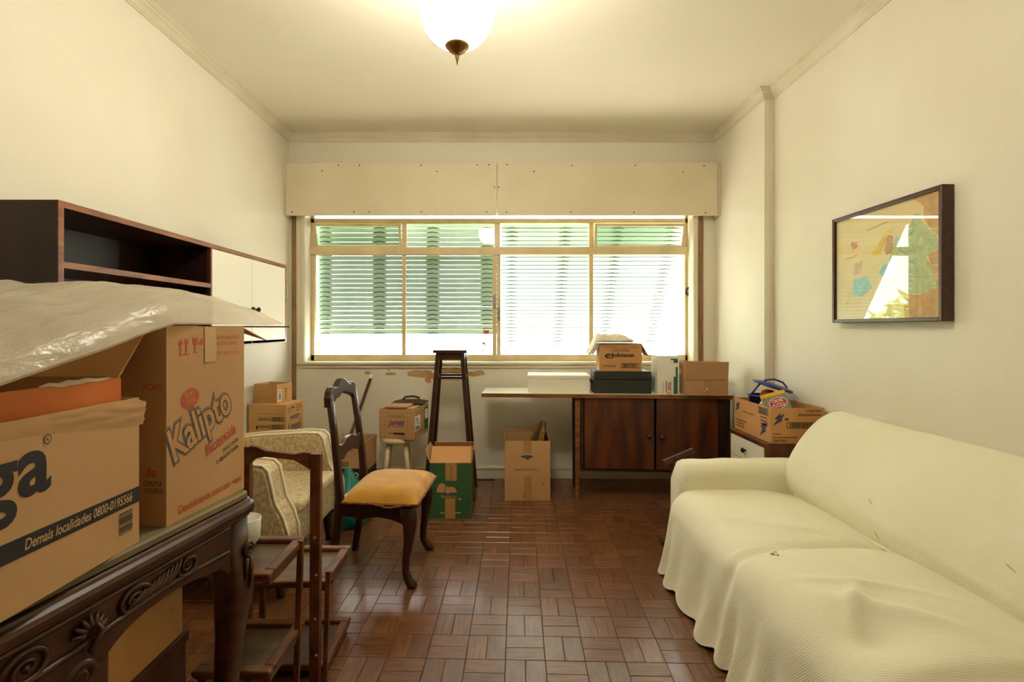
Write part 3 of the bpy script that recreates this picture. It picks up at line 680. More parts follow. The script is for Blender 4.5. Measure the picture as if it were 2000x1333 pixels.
for cy, cz, r in ((-.505,.622,.026),(-.56,.606,.028),(-.615,.622,.026)):
    mb = MB(); n = 22
    mb.tube([(-.028, cy+r*math.cos(2*PI*i/n), cz+r*math.sin(2*PI*i/n)) for i in range(n+1)], .009, 8, False)
    mb.tube([(-.026, cy+r*.45*math.cos(2*PI*i/n), cz+r*.45*math.sin(2*PI*i/n)) for i in range(n+1)], .005, 6, False)
    mb.prism(ell(cy, cz, r, r, 18), -.04, -.028, lambda a, b, t: (t, a, b)); obj('rosette', mb, tablew, ap, smooth=True)
# knee carving on the far leg
n = 20; mb = MB(); mb.tube([(-.008, -.05+.018*(1-.7*i/n)*math.cos(i*.62), .665+.022*(1-.7*i/n)*math.sin(i*.62)) for i in range(n+1)], .0045, 6)
mb.tube([(-.006,-.045,.645),(-.002,-.048,.615),(-.001,-.05,.585),(-.004,-.052,.565)], [.006,.006,.004,.002], 6); mb.tube([(-.006,-.058,.645),(-.003,-.066,.615),(-.004,-.07,.59)], [.005,.005,.002], 6); obj('carved_knee', mb, tablew, l1, smooth=True)

# box and chest under the table
ch = thing('wooden_chest', 'low dark wooden chest under the carved table', 'chest', (-1.055, .95, 0))
mb = MB(); mb.box(-.22, .22, -.40, .40, .03, .44); obj('body', mb, walnut, ch, bevel=.004); mb = MB(); mb.box(-.225, .225, -.405, .405, .44, .466); obj('lid', mb, walnut, ch, bevel=.004)
for sx in (-1, 1):
    for sy in (-1, 1): mb = MB(); mb.box(sx*.19-.025, sx*.19+.025, sy*.37-.025, sy*.37+.025, 0, .03); obj('foot', mb, walnut, ch)
carton('cardboard_carton', 'plain warm kraft carton lying on the chest under the table', (-1.235, .58, .4665), 0, .395, .76, .135, kraft2, closed=True)

# ------------------------------------------------------------------ folding tray rack
rk = thing('folding_tray_rack', 'folding wooden rack with four trays and a handle beside the table', 'rack', (-.79, 1.83, 0))
def rb(name, a, b, w, d, m=rackw, bev=.003):
    mb = MB(); mb.bar(a, b, w, d, (0,1,0)); return obj(name, mb, m, rk, bevel=bev)
pr = rb('post', (.128,-.03,0), (.133,-.03,.822), .036, .026); pl = rb('post', (-.138,.02,0), (-.138,.02,.836), .036, .026)
poly = [(-.122,.785),(-.095,.80),(-.06,.808),(.06,.798),(.09,.785),(.115,.765),(.115,.835),(.09,.838),(.06,.822),(-.06,.832),(-.09,.846),(-.122,.848)]
poly = [(-.12,.775),(-.095,.795),(-.06,.803),(.05,.796),(.08,.782),(.112,.765),(.112,.825),(.085,.826),(.05,.818),(-.06,.826),(-.09,.838),(-.12,.842)]
mb = MB(); mb.prism(poly, -.012, .012, lambda a, b, t: (a, -.005-.19*a*.9+t, b)); obj('handle', mb, rackw, rk, bevel=.003)
def tray(x0, x1, y0, y1, z):
    e = bpy.data.objects.new('tray', None); C.objects.link(e); e.parent = rk; e.location = ((x0+x1)/2, (y0+y1)/2, z)
    a, b = (x1-x0)/2, (y1-y0)/2; rw = .034
    mb = MB(); mb.prism(rrect(-a, a, -b, b, .02, 4), 0, .006, lambda p, q, t: (p, q, t)); obj('panel', mb, traym, e)
    for q in ((-a, a, -b, -b+rw), (-a, a, b-rw, b), (-a, -a+rw, -b+rw, b-rw), (a-rw, a, -b+rw, b-rw)):
        mb = MB(); mb.box(q[0], q[1], q[2], q[3], .004, .022); obj('tray_rail', mb, rackw, e, bevel=.006)
    for s in (-1, 1): mb = MB(); mb.box(s*(a-.02)-.012, s*(a-.02)+.012, -b+.02, b-.02, -.022, 0); obj('bearer', mb, rackw, e, bevel=.002)
tray(-.125, .108, -.335, -.055, .522); tray(-.125, .108, -.335, -.055, .236)
tray(-.118, .150, .012, .325, .328); tray(-.118, .150, .012, .325, .028)
rb('link_bar', (.108,-.105,.548), (.098,-.12,.06), .02, .016); rb('link_bar', (-.13,-.12,.548), (-.13,-.12,.06), .02, .016)
rb('link_bar', (.158,.02,.385), (.156,-.01,.0), .018, .016); rb('link_bar', (-.127,.12,.37), (-.127,.12,.02), .02, .018)
for p in ((.146,-.045,.53),(.15,-.045,.40),(.146,-.045,.245),(.15,-.045,.12),(.108,-.114,.51),(.1,-.129,.19)):
    mb = MB(); mb.lathe([(0,0),(.006,0),(.005,.004),(0,.005)], 8); obj('bolt', mb, metal_s, rk, smooth=True, loc=(p[0]-.014, p[1]+.002 if p[1] > -.1 else p[1]+.004, p[2]), rot=(PI/2,0,0))
mb = MB(); mb.lathe([(0,0),(.036,0),(.048,.02),(.052,.085),(.05,.088),(.046,.03),(0,.012)], 20)
tag(obj('plastic_pot', mb, whitec, smooth=True, loc=(-.86, 1.70, .545)), 'small white pot standing on the top tray of the rack', 'pot')

# ------------------------------------------------------------------ damask armchair
ac = thing('armchair', 'cream damask armchair with pale piping and dark feet behind the rack', 'armchair', (-1.33, 2.73, 0))
def soft(name, b, bev, m=damask, parent=ac, seg=5):
    mb = MB(); mb.box(*b); o = obj(name, mb, m, parent, smooth=True, bevel=bev, seg=seg); return o
soft('base', (-.36, .33, -.31, .33, .19, .36), .02)
soft('seat_cushion', (-.28, .355, -.275, .275, .36, .43), .028)
soft('backrest', (-.44, -.22, -.36, .39, .19, .92), .07)
def arm(y0, y1, nm='armrest'):
    pts = [(-.36,.60),(-.1,.625),(.16,.64),(.235,.635),(.262,.61),(.275,.55),(.295,.46),(.33,.40),(.352,.33),(.356,.19),(-.36,.19)]
    mb = MB(); mb.prism(pts, y0, y1, lambda a, b, t: (a, t, b)); o = obj(nm, mb, damask, ac, bevel=.016, seg=4); 
    for p in o.data.polygons: p.use_smooth = False
    for yy in (y0+.008, y1-.008):
        mb = MB(); mb.tube([(a+.004, yy, b+.003) for a, b in pts[:10]], .007, 6); obj('piping', mb, piping, o, smooth=True)
    return o
arm(-.42, -.285); arm(.285, .40)
for x, y in ((.28,-.33),(.28,.33),(-.33,-.33),(-.33,.33)):
    mb = MB(); mb.loft([(x,y,.19,.05,.05),(x,y,.10,.045,.045),(x+.005,y,.02,.032,.032),(x+.008,y,0,.036,.036)], 10, 3); obj('foot', mb, chairw, ac, smooth=True)

# ------------------------------------------------------------------ side chair with mustard seat
sc = thing('dining_chair', 'dark wooden side chair with mustard velvet seat and serpentine back', 'chair', (-.63, 2.715, 0), D(3)*-1)
def lofts(name, secs, parent=sc, m=chairw, p=3.2, n=14): mb = MB(); mb.loft(secs, n, p); return obj(name, mb, m, parent, smooth=True)
for sy in (-1, 1):                 # cabriole front legs (front is +x)
    y = sy*.205
    lofts('leg', [(.165,y*.97,.405,.07,.062),(.178,y*.985,.34,.078,.07),(.186,y,.29,.064,.06),(.18,y,.22,.048,.048),(.166,y,.13,.038,.038),(.164,y,.07,.034,.034),(.178,y*1.02,.035,.042,.04),(.196,y*1.04,.014,.052,.046),(.200,y*1.04,0,.04,.038)])
    yb = sy*.185
    mb = MB(); mb.loft([(-.222,yb,0,.034,.034),(-.205,yb,.12,.036,.036),(-.178,yb,.30,.04,.04),(-.172,yb,.42,.042,.04),(-.182,yb*.985,.56,.036,.036),(-.205,yb*.95,.75,.032,.036),(-.230,yb*.92,.93,.03,.036)], 12, 5); obj('back_leg', mb, chairw, sc, smooth=True)
def railp(y, z, lean=.0): return y, z
crest = []
N_ = 24
top = []; bot = []
for i in range(N_+1):
    k = -1+2*i/N_; y = k*.192
    zt_ = .945+.05*math.exp(-(k/.38)**2)+.018*math.exp(-((abs(k)-.72)/.16)**2)-.035*max(0,(abs(k)-.85)/.15)**2
    zb2 = .885+.040*math.exp(-(k/.42)**2)+.012*math.exp(-((abs(k)-.55)/.1)**2)-.02*max(0,(abs(k)-.8)/.2)
    top.append((y, zt_)); bot.append((y, zb2))
mb = MB(); mb.prism(bot+top[::-1], -.020, .016, lambda a, b, t: (-.232+t-.05*(b-.93), a, b)); obj('crest_rail', mb, chairw, sc, bevel=.004)
top = []; bot = []
for i in range(N_+1):
    k = -1+2*i/N_; y = k*.165
    top.append((y, .672+.022*math.exp(-(k/.3)**2)-.010*math.cos(k*9)*.5)); bot.append((y, .60+.020*math.exp(-(k/.3)**2)-.008*math.cos(k*9)))
mb = MB(); mb.prism(bot+top[::-1], -.011, .011, lambda a, b, t: (-.192+t-.1*(b-.63), a, b)); obj('back_rail', mb, chairw, sc, bevel=.003)
for sy in (-1, 1):                # seat rails
    pts = [(-.16,.34),(-.1,.335),(-.06,.322),(-.02,.332),(.03,.338),(.08,.33),(.12,.318),(.16,.30),(.16,.405),(-.16,.405)]
    mb = MB(); mb.prism(pts, sy*.205-.012, sy*.205+.012, lambda a, b, t: (a, t, b)); obj('seat_rail', mb, chairw, sc, bevel=.003)
mb = MB(); mb.prism([(-.17,.32),(-.08,.335),(0,.325),(.08,.335),(.17,.32),(.17,.405),(-.17,.405)], .165, .19, lambda a, b, t: (t, a, b)); obj('seat_rail', mb, chairw, sc, bevel=.003)
mb = MB(); mb.box(-.182,-.16,-.17,.17,.33,.405); obj('seat_rail', mb, chairw, sc, bevel=.003)
def seatp(u, v):
    a, b = 2*u-1, 2*v-1
    hw = .222+.018*u
    x = -.148+.375*u; y = hw*b
    x += .0; e = max(0,(1-abs(a)**5))**.5*max(0,(1-abs(b)**5))**.5
    return (x, y, .412+.056*e+.012*(1-a*a)*(1-b*b)+.004*noise.noise(Vector((x*9,y*9,0))))
mb = MB(); mb.grid(seatp, 30, 30); st = obj('seat_cushion', mb, velvet, sc, smooth=True)
mb = MB(); mb.prism([(-.148,-.222),(.227,-.24),(.227,.24),(-.148,.222)], .404, .4135, lambda a, b, t: (a, b, t)); obj('seat_base', mb, velvet, sc)
P = [(-.148,-.224),(.0,-.232),(.1,-.236),(.225,-.242)]
mb = MB(); pts = []
for a, b in zip(P[:-1], P[1:]):
    for i in range(8): k = i/8; x = a[0]+(b[0]-a[0])*k; pts.append((x, a[1]+(b[1]-a[1])*k-.002, .408-.016*math.exp(-((x-.09)/.05)**2)+.002*math.sin(i*2)))
pts.append((.229,-.243,.408)); pts += [(.231, -.243+.486*i/20, .408+.002*math.sin(i*2)) for i in range(1,21)]
mb.tube(pts, .0055, 6); obj('braid_trim', mb, trimfr, st, smooth=True)

# ------------------------------------------------------------------ boxes by the left corner
carton('cardboard_carton', 'plain kraft carton at the foot of the corner stack behind armchair', (-1.775, 3.57, 0), -D(4), .275, .27, .375, kraft4, closed=True)
lT, lF = carton('cardboard_carton', 'kraft carton with rows of numbers and barcodes stacked behind armchair', (-1.779, 3.575, .3755), -D(6), .274, .245, .352, kraft4, which='FL', closed=True)
f = lF['F']
for i, s in enumerate(('05003','05004','05006','05011')):
    v = .24-i*.052; prt(lT, f, s, .075, v, .08, .02, inkb, offset=.01); barcode(lT, f, .162, .268, v-.004, v+.026, inkb)
flat(lT, f, [rect(.07,.255,.285,.2875)], inkg); flat(lT, f, [[(.055,.205),(.07,.205),(.068,.185),(.063,.175),(.057,.185)]], inkb)
f = lF['R']; icons(lT, f, .03, .295, .035, inkb); lines(lT, f, .14, .325, .09, 3, .018, .007, inkg); lines(lT, f, .06, .255, .14, 2, .014, .008, inkn)
prt(lT, f, 'Limpol', .035, .13, .18, .085, inkn, D(4), .02, .1); flat(lT, f, [ell(.175,.246,.022,.013)], inkn); flat(lT, f, [ell(.175,.246,.019,.010)], kraft4, .001); flat(lT, f, [rect(.16,.225,.11,.125)], inkg)
uT, uF = carton('cardboard_carton', 'small open kraft carton with white barcode label on the corner stack', (-1.592, 3.60, .728), -D(15), .19, .16, .135, kraft4, which='FR', flaps=(('F',.0,0),) and ())
f = uF['R']; flat(uT, f, [rect(.008,.05,.012,.095)], paperw, .0006, 'paper_label'); barcode(uT, frame(f[0]+f[3]*.0004, f[1], f[2]), .015,.043,.02,.088, inkb, False, True, 10)
prt(uT, f, 'UCAS', .105, .015, .085, .022, inkb, PI/2); flat(uT, f, [rect(.06,.15,.1,.102)], inkg)
flat(uT, uF['F'], [rect(.03,.13,.028,.030), rect(.03,.032,.0,.03), rect(.128,.13,0,.03)], inkg)

# ------------------------------------------------------------------ box, teal bag and pole behind the chair
bT, bF = carton('cardboard_carton', 'open kraft carton with black lower half behind the side chair', (-.952, 3.49, 0), -D(3), .225, .29, .43, kraft3, which='FR', flaps=(('R',.05,8), ('L',.06,20), ('B',.05,-5)))
flat(bT, bF['F'], [rect(0,.225,0,.30)], inkb, name='printed_band'); flat(bT, bF['R'], [rect(0,.29,0,.27)], inkb, name='printed_band')
prt(bT, bF['F'], 'SSO', .05, .315, .07, .032, inkb, offset=.02); prt(bT, bF['F'], 'CO', .12, .235, .07, .04, paperw, offset=.02, eps=.0012)
bagt = thing('plastic_bag', 'teal plastic bag slumped on the floor behind the side chair', 'bag', (-.975, 3.31, 0))
mb = MB(); R = []
for i in range(17):
    k = i/16; z = .36*k; r = (.135*(1-.15*k)*(1-k**2*.9)+.006)*(.75+.25*min(1,k*6)); ring = []
    for j in range(28):
        a = 2*PI*j/28; q = r*(1+.18*noise.noise(Vector((math.cos(a)*2, math.sin(a)*2, k*4))))
        ring.append((q*math.cos(a)*.85-.03*k, q*math.sin(a)*1.1, z))
    R.append(ring)
mb.rings(R); obj('bag_body', mb, tealbag, bagt, smooth=True)
po = thing('wooden_pole', 'thin dark pole with white tip leaning on the wall under the window', 'pole', (-1.29, 3.78, 0))
a, b = Vector((0,0,.012)), Vector((.195,.488,.872))
mb = MB(); mb.tube([a, a.lerp(b,.96)], .012, 10); obj('shaft', mb, walnut, po, smooth=True); mb = MB(); mb.tube([a.lerp(b,.96), b], .0125, 10); obj('tip', mb, paperw, po, smooth=True)

# ------------------------------------------------------------------ round stool with a box
so = thing('round_stool', 'chipped white round wooden stool under the printed carton', 'stool', (-.785, 3.815, 0))
mb = MB(); mb.lathe([(0,.42),(.118,.42),(.131,.428),(.133,.44),(.128,.452),(.12,.455),(0,.455)], 36); obj('seat', mb, whitew, so, smooth=False)
for k in range(4):
    a = PI/4+k*PI/2+.1; p, q = (.085*math.cos(a), .085*math.sin(a)), (.145*math.cos(a), .145*math.sin(a))
    mb = MB(); mb.loft([(q[0],q[1],0,.03,.03),(p[0],p[1],.425,.036,.036)], 12); obj('leg', mb, whitew, so, smooth=True)
mb = MB()
for k in range(4):
    a = PI/4+k*PI/2+.1; b = a+PI/2; r = .122; mb.tube([(r*math.cos(a),r*math.sin(a),.17),(r*math.cos(b),r*math.sin(b),.17)], .009, 8)
obj('stretcher_ring', mb, whitew, so, smooth=True)
jr = -D(10); jT, jF = carton('cardboard_carton', 'printed kraft carton full of papers standing on the round stool', (-.64, 3.68, .4555), jr, .268, .315, .216, kraft3, which='FR', flaps=())
f = jF['F']; rr = random.Random(5); ps = []
for i in range(9):
    for j in range(7):
        u, v = .016+i*.029, .014+j*.029
        if .06 < u < .2 and .05 < v < .17: continue
        a = rr.random()*3; ps.append([(u+.006*math.cos(a+t)*k, v+.006*math.sin(a+t)*k) for t, k in ((0,1),(1,.5),(2,1),(3.2,.4),(4,1),(5.2,.5))])
flat(jT, f, ps, inkg, name='printed_pattern')['kind'] = 'stuff'
prt(jT, f, 'James', .068, .085, .128, .056, inkp, D(3), .018, .35); flat(jT, f, [[(.09,.09),(.19,.094),(.19,.0975),(.09,.0935)]], inkp, .001)
flat(jT, f, [rect(.068,.195,.16,.163), rect(.07,.19,.17,.173)], inkg); flat(jT, f, [rect(.11,.195,.034,.048)], inkb); flat(jT, f, [rect(.07,.105,.037,.045)], inkg)
f = jF['R']; flat(jT, f, [rect(.012,.13,.055,.165)], paperw, .0006, 'paper_label'); barcode(jT, frame(f[0]+f[3]*.0005, f[1], f[2]), .03,.1,.062,.09, inkb, False); flat(jT, frame(f[0]+f[3]*.0005, f[1], f[2]), [rect(.03,.08,.14,.147), rect(.03,.1,.125,.131), rect(.06,.11,.105,.111)], inkb)
flat(jT, f, [rect(.22,.313,.03,.2)], greenp, .0006, 'green_panel'); flat(jT, f, [rect(.235,.3,.11,.185)], paperw, .001, 'paper_label')
jm = jT.matrix_basis.copy()
def on_box(T, p): c, s = math.cos(T.rotation_euler.z), math.sin(T.rotation_euler.z); return (T.location.x+p[0]*c-p[1]*s, T.location.y+p[0]*s+p[1]*c, T.location.z+p[2])
stk = thing('paper_stack', 'stack of old papers and folders filling the printed carton', 'papers', on_box(jT, (0,0,.008)), jr)
for i in range(9): mb = MB(); a = random.uniform(-.006,.006); mb.box(-.118+a, .118+a, -.14, .14, .024*i, .024*i+.0225); obj('folder', mb, (paperw, whitec, kraft3)[i % 3], stk, bevel=.001)
mb = MB(); mb.box(-.10, .06, -.155, .0, 0, .014); o = tag(obj('notebook', mb, kraft3, bevel=.003, loc=on_box(jT, (.01,.0,.2245)), rot=(0,0,jr)), 'thick kraft notebook lying at the front of the printed carton', 'book')
bgl = thing('leather_bag', 'folded brown leather bag lying on top of the printed carton', 'bag', on_box(jT, (.01,.095,.2245)), jr)
mb = MB(); mb.grid(lambda u, v: (-.12+.245*u, -.08+.15*v, .012+.02*math.sin(PI*u)**.5*math.sin(PI*v)**.5+.008*noise.noise(Vector((u*5,v*5,0)))), 18, 14); o = obj('leather_panel', mb, leather, bgl, smooth=True); q = o.modifiers.new('s','SOLIDIFY'); q.thickness = .012
mb = MB(); mb.tube([(-.05,-.02,.03),(-.03,-.03,.052),(.03,-.02,.058),(.07,.0,.045),(.06,.03,.035)], .008, 8); obj('strap', mb, leather, bgl, smooth=True)

# ------------------------------------------------------------------ tall plant stand
ps_ = thing('plant_stand', 'tall slender dark wooden plant stand by the window wall', 'plant stand', (-.395, 3.90, 0))
mb = MB(); mb.box(-.125, .125, -.125, .125, 1.075, 1.097); obj('top', mb, chairw, ps_, bevel=.003)
def pleg(sx, sy, k): return Vector((sx*(.175-.085*k), sy*(.165-.075*k), 1.075*k))
for sx in (-1, 1):
    for sy in (-1, 1):
        mb = MB(); a, b = pleg(sx,sy,0), pleg(sx,sy,1); mb.loft([(a.x,a.y,0,.032,.032),(b.x,b.y,1.075,.032,.032)], 8, 8); obj('leg', mb, chairw, ps_)
for k in (.83, .32):
    for a, b in (((-1,-1),(1,-1)),((-1,1),(1,1)),((-1,-1),(-1,1)),((1,-1),(1,1))):
        mb = MB(); mb.bar(pleg(*a,k), pleg(*b,k), .018, .02); obj('stretcher', mb, chairw, ps_)
for a, b in (((-1,-1),(1,-1)),((-1,1),(1,1)),((-1,-1),(-1,1)),((1,-1),(1,1))):
    mb = MB(); mb.bar(pleg(*a,.975), pleg(*b,.975), .02, .05); obj('apron', mb, chairw, ps_)

# ------------------------------------------------------------------ green carton
gcT, gcF = carton('green_carton', 'green printed carton with kraft tape and open flaps on the floor', (-.488, 3.39, 0), 0, .276, .27, .366, kraft2, flaps=(('F',.135,-50,kraft2), ('B',.10,-25), ('L',.09,22,kraft3), ('R',.09,8)))
f = gcF['F']; flat(gcT, f, [rect(.0,.276,0,.366)], greenp, .0005, 'green_panel'); flat(gcT, gcF['R'], [rect(.012,.26,0,.355)], greenp, .0005, 'green_panel')
tape(gcT, f, .105,.180,.25,.366,tapem); tape(gcT, f, .103,.170,0,.132,tapem)
for q in gcT.children:
    if q.name.startswith('tape'): q.location = (0,-.0006,0)
e = .0011
flat(gcT, f, [[(.082+.036*math.cos(t), .172+.062*math.sin(t)) for t in (PI*i/14 for i in range(15))]], kraft2, e, 'printed_leaf'); flat(gcT, f, [[(.145+.036*math.cos(t), .172+.038*math.sin(t)) for t in (PI*i/14 for i in range(15))]], kraft2, .0013, 'printed_leaf')
flat(gcT, f, [[(.118+.02*math.cos(t), .19+.028*math.sin(t)) for t in (2*PI*i/20 for i in range(20))]], greenp, .0014, 'printed_leaf'); flat(gcT, f, [[(.12+.017*math.cos(t), .188+.024*math.sin(t)) for t in (2*PI*i/20 for i in range(20))]], kraft2, .0016, 'printed_leaf')
prt(gcT, f, 'PãodeAçúcar', .075, .132, .11, .022, kraft2, eps=.0014); flat(gcT, f, [ell(.20,.128,.010,.006), rect(.16,.205,.032,.042), rect(.07,.1,.034,.040)], kraft2, .0012)
flat(gcT, f, [[(.142,.345),(.146,.345),(.147,.30),(.142,.262),(.139,.262),(.144,.30)]], inkb, .0017)
# ------------------------------------------------------------------ tall open carton with picture frames
ttT, ttF = carton('tall_carton', 'tall open kraft carton with brown tape holding picture frames', (.011, 3.736, 0), 0, .332, .33, .436, kraft, flaps=(('B',.03,-4),))
f = ttF['F']; tape(ttT, f, .135,.195,.345,.435); tape(ttT, f, .14,.195,0,.175)
flat(ttT, f, [rect(.12,.205,.316,.328), rect(.135,.19,.331,.334), [(.14,.312),(.19,.312),(.18,.304),(.165,.3),(.15,.304)]], inkn, .0009); prt(ttT, f, 'MERCADOS SAO CAMILO', .078, .222, .16, .011, inkn)
flat(ttT, f, [[(.275,.13),(.288,.13),(.288,.11),(.284,.126),(.275,.127)], rect(.135,.142,.025,.04)], inkb, .0009)
pf = thing('oval_picture_frame', 'gilt oval picture frame leaning out of the tall carton', 'picture frame', (.27, 3.93, .02)); pf.rotation_euler = (0, D(22), D(14))
mb = MB(); n = 32
mb.tube([(0, .09*math.cos(2*PI*i/n), (.33+.205*math.sin(2*PI*i/n))) for i in range(n+1)], .021, 8, False); obj('rim', mb, gold, pf, smooth=True)
mb = MB(); mb.prism([(.085*math.cos(2*PI*i/n), .33+.2*math.sin(2*PI*i/n)) for i in range(n)], -.003, .003, lambda a, b, t: (t, a, b)); obj('oval_picture', mb, mat('dark_oil', (104,86,58), .5, (70,60,44), 9), pf)
pf.location = (.12, 3.912, .03); pf.rotation_euler = (0, D(21), D(12))
pg = thing('picture_frame', 'small gilt rectangular picture frame standing in the tall carton', 'picture frame', (.25, 3.786, .006)); pg.rotation_euler = (0, D(5), 0)
for b in ((-.010,.010,-.041,-.027,0,.5),(-.010,.010,.027,.041,0,.5),(-.010,.010,-.027,.027,0,.02),(-.010,.010,-.027,.027,.48,.5)):
    mb = MB(); mb.box(*b); obj('frame_rail', mb, gold, pg, bevel=.003)
mb = MB(); mb.box(-.003,.003,-.027,.027,.02,.48); obj('picture', mb, greycard, pg)

# ------------------------------------------------------------------ sideboard desk under the window
dr = -D(3.8); dk = thing('sideboard_desk', 'long rosewood sideboard desk with two doors and overhanging top', 'desk', (-.163, 3.80, 0), dr)
DZ = .777; DL = 1.82
mb = MB(); mb.box(0, DL, 0, .36, DZ-.03, DZ-.0015); obj('top', mb, rosex, dk, bevel=.001)
mb = MB(); mb.box(.002, DL-.002, .002, .358, DZ-.0015, DZ); obj('laminate_top', mb, whitem, dk)
x0, x1, zb0, zb1 = .735, 1.775, .205, DZ-.032
def db(name, b, m, parent=dk, bevel=.0015): mb = MB(); mb.box(*b); return obj(name, mb, m, parent, bevel=bevel)
db('side_panel', (x0, x0+.02, .025, .34, zb0, zb1), rosey); db('side_panel', (x1-.05, x1, .025, .34, zb0, zb1), rosey); db('back_panel', (x0+.02, x1-.05, .325, .34, zb0, zb1), rosey); db('bottom_panel', (x0+.02, x1-.05, .03, .325, zb0, zb0+.02), rosey)
xm_ = 1.272
for a, b, kx in ((x0+.026, xm_-.006, xm_-.045), (xm_+.010, x1-.056, xm_+.045)):
    d = db('door', (a, b, .02, .04, zb0+.022, zb1-.003), rosew)
    mb = MB(); mb.lathe([(0,0),(.008,0),(.008,.01),(.018,.018),(.020,.026),(.014,.036),(0,.039)], 14); obj('knob', mb, chairw, d, smooth=True, loc=(kx, .02, .475 if kx < xm_ else .468), rot=(PI/2,0,0))
for x, y in ((.712,.045),(.712,.325),(1.79,.045),(1.79,.325)):
    mb = MB(); mb.loft([(x-.006,y-.014 if y < .1 else y,0,.022,.022),(x,y,.2,.036,.036),(x,y,DZ-.031,.04,.036)], 8, 8); obj('leg', mb, rosex if y < .1 and x < 1 else rosey, dk)
def ond(x, y, z=0): c, s = math.cos(dr), math.sin(dr); return (-.163+x*c-y*s, 3.80+x*s+y*c, DZ+.0005+z)
wT, wF = carton('white_box', 'flat plain white box lying on the desk beside the black case', ond(.344, .055), dr, .456, .26, .127, whitec, closed=True)
mb = MB(); mb.box(-.231, .231, -.133, .133, .105, .1295); obj('lid', mb, whitec, wT, bevel=.002)
cs = thing('black_case', 'black vinyl carrying case with latches under the printed carton', 'case', ond(.83+.21, .03+.13), dr)
mb = MB(); mb.box(-.21, .21, -.13, .13, 0, .10); obj('case_body', mb, blackc, cs, bevel=.006); mb = MB(); mb.box(-.208, .208, -.128, .128, .102, .165); obj('case_lid', mb, blackc, cs, bevel=.006)
mb = MB(); mb.tube([(-.21,-.06,.075),(-.228,-.055,.085),(-.23,0,.088),(-.228,.055,.085),(-.21,.06,.075)], .007, 8); obj('handle', mb, blackc, cs, smooth=True)
for y in (-.08,.08): mb = MB(); mb.box(.208,.216,y-.015,y+.015,.08,.125); obj('latch', mb, metal_d, cs)
nT, nF = carton('wax_carton', 'kraft carton with black lettering standing on the black case', ond(.872, .045, .1655), dr, .31, .2, .2, kraft2, flaps=(('R',.10,150,kraft3), ('L',.10,150,whitec), ('F',.09,-90), ('B',.09,-90)))
f = nF['F']; prt(nT, f, 'LUSTRA MOVEIS', .09, .14, .125, .024, inkb); prt(nT, f, 'LOTE 4012114  VAL 12/2002', .03, .168, .25, .016, inkg)
flat(nT, f, [ell(.072,.11,.031,.018)], inkb); flat(nT, f, [ell(.076,.108,.018,.010)], kraft2, .001); prt(nT, f, 'Johnson', .088, .094, .165, .04, inkb, offset=.035, eps=.0012); flat(nT, f, [ell(.072,.108,.006,.006)], inkb, .0013)
prt(nT, f, 'LAVANDA', .022, .028, .1, .018, inkb); barcode(nT, f, .158, .288, .022, .058, inkb)
flat(nT, nF['L'], [rect(.02+.03*i,.03+.03*i,.02,.16) for i in range(5)], inkg, name='printed_lines')
cl = thing('folded_cloth', 'rumpled pale linen cloth folded on top of the wax carton', 'cloth', ond(.99, .14, .3745), dr)
def clp(u, v):
    x = -.19+.315*u; y = -.115+.225*v
    e = (1-abs(2*u-1)**2.4)**.6*(1-abs(2*v-1)**2.4)**.6 if 0 < u < 1 and 0 < v < 1 else 0
    dr_ = sstep(-.135,-.185,x); wv = noise.noise(Vector((x*9+y*5,y*7,1)))
    z = .005+e*(.062+.014*math.sin(x*30+y*12)+.024*wv-.030*abs(noise.noise(Vector((x*20-y*8,y*16,4)))))-dr_*.085
    return (x+.02*dr_*wv+(-.004)*dr_, y+.01*noise.noise(Vector((x*8,v*3,7))), z)
mb = MB(); mb.grid(clp, 46, 30); o = obj('cloth_fold', mb, clothm, cl, smooth=True); q = o.modifiers.new('s','SOLIDIFY'); q.thickness = .006; q.offset = 1
mb = MB(); mb.tube([(.12,-.09,.012),(.122,-.05,.02),(.118,0,.016),(.122,.06,.02)], .011, 8); obj('rolled_hem', mb, clothm, cl, smooth=True)
mb = MB(); mb.tube([(-.13,-.118,.012),(-.06,-.122,.018),(.02,-.119,.013),(.09,-.117,.02),(.118,-.09,.014)], .010, 8); obj('rolled_hem', mb, clothm, cl, smooth=True)
hT, hF = carton('white_box', 'upright white box with red print and green corner on the desk', ond(1.285, -.0+.005), dr, .155, .2, .28, whitec, closed=True)
f = hF['F']; flat(hT, f, [rect(.115,.145,.005,.13), rect(.13,.145,.13,.2), rect(.115,.145,.23,.26), rect(.095,.145,.25,.26)], mat('ink_green', (64,98,90), .6), name='green_corner')
prt(hT, f, 'ESPECIAL', .10, .03, .065, .022, mat('ink_crimson', (190,50,40), .6), PI/2, .02); prt(hT, f, 'MADE IN CHILE', .045, .012, .075, .008, MATS['ink_crimson'], PI/2); flat(hT, f, [rect(.06,.066,.02,.1)], inkg); flat(hT, f, [rect(.062,.1,.0,.02)], mat('ink_tan', (216,186,110), .6)); prt(hT, f, 'PUERTO', .082, .045, .04, .009, inkg, PI/2)
pT, pF = carton('cardboard_carton', 'low open kraft carton with raised flaps at the desk end', ond(1.475, -.035), dr, .297, .23, .112, kraft3, flaps=(('F',.132,9), ('L',.125,4,kraft2), ('B',.12,5), ('R',.12,3)))
f = pF['F']; tape(pT, f, .125,.18,.0,.11); flat(pT, f, [rect(0,.297,.109,.112)], inkg, .0012, 'fold_line'); flat(pT, f, [[(.13,.03),(.155,.055),(.157,.052),(.133,.028)], [(.14,.05),(.157,.055),(.155,.04),(.153,.05)]], paperw, .001, 'scuff')
flat(pT, frame(pF['L'][0]+Vector((-.003,0,.115)), pF['L'][1], pF['L'][2]), [rect(.08,.14,.03,.07)], paperw, .002, 'paper_label')

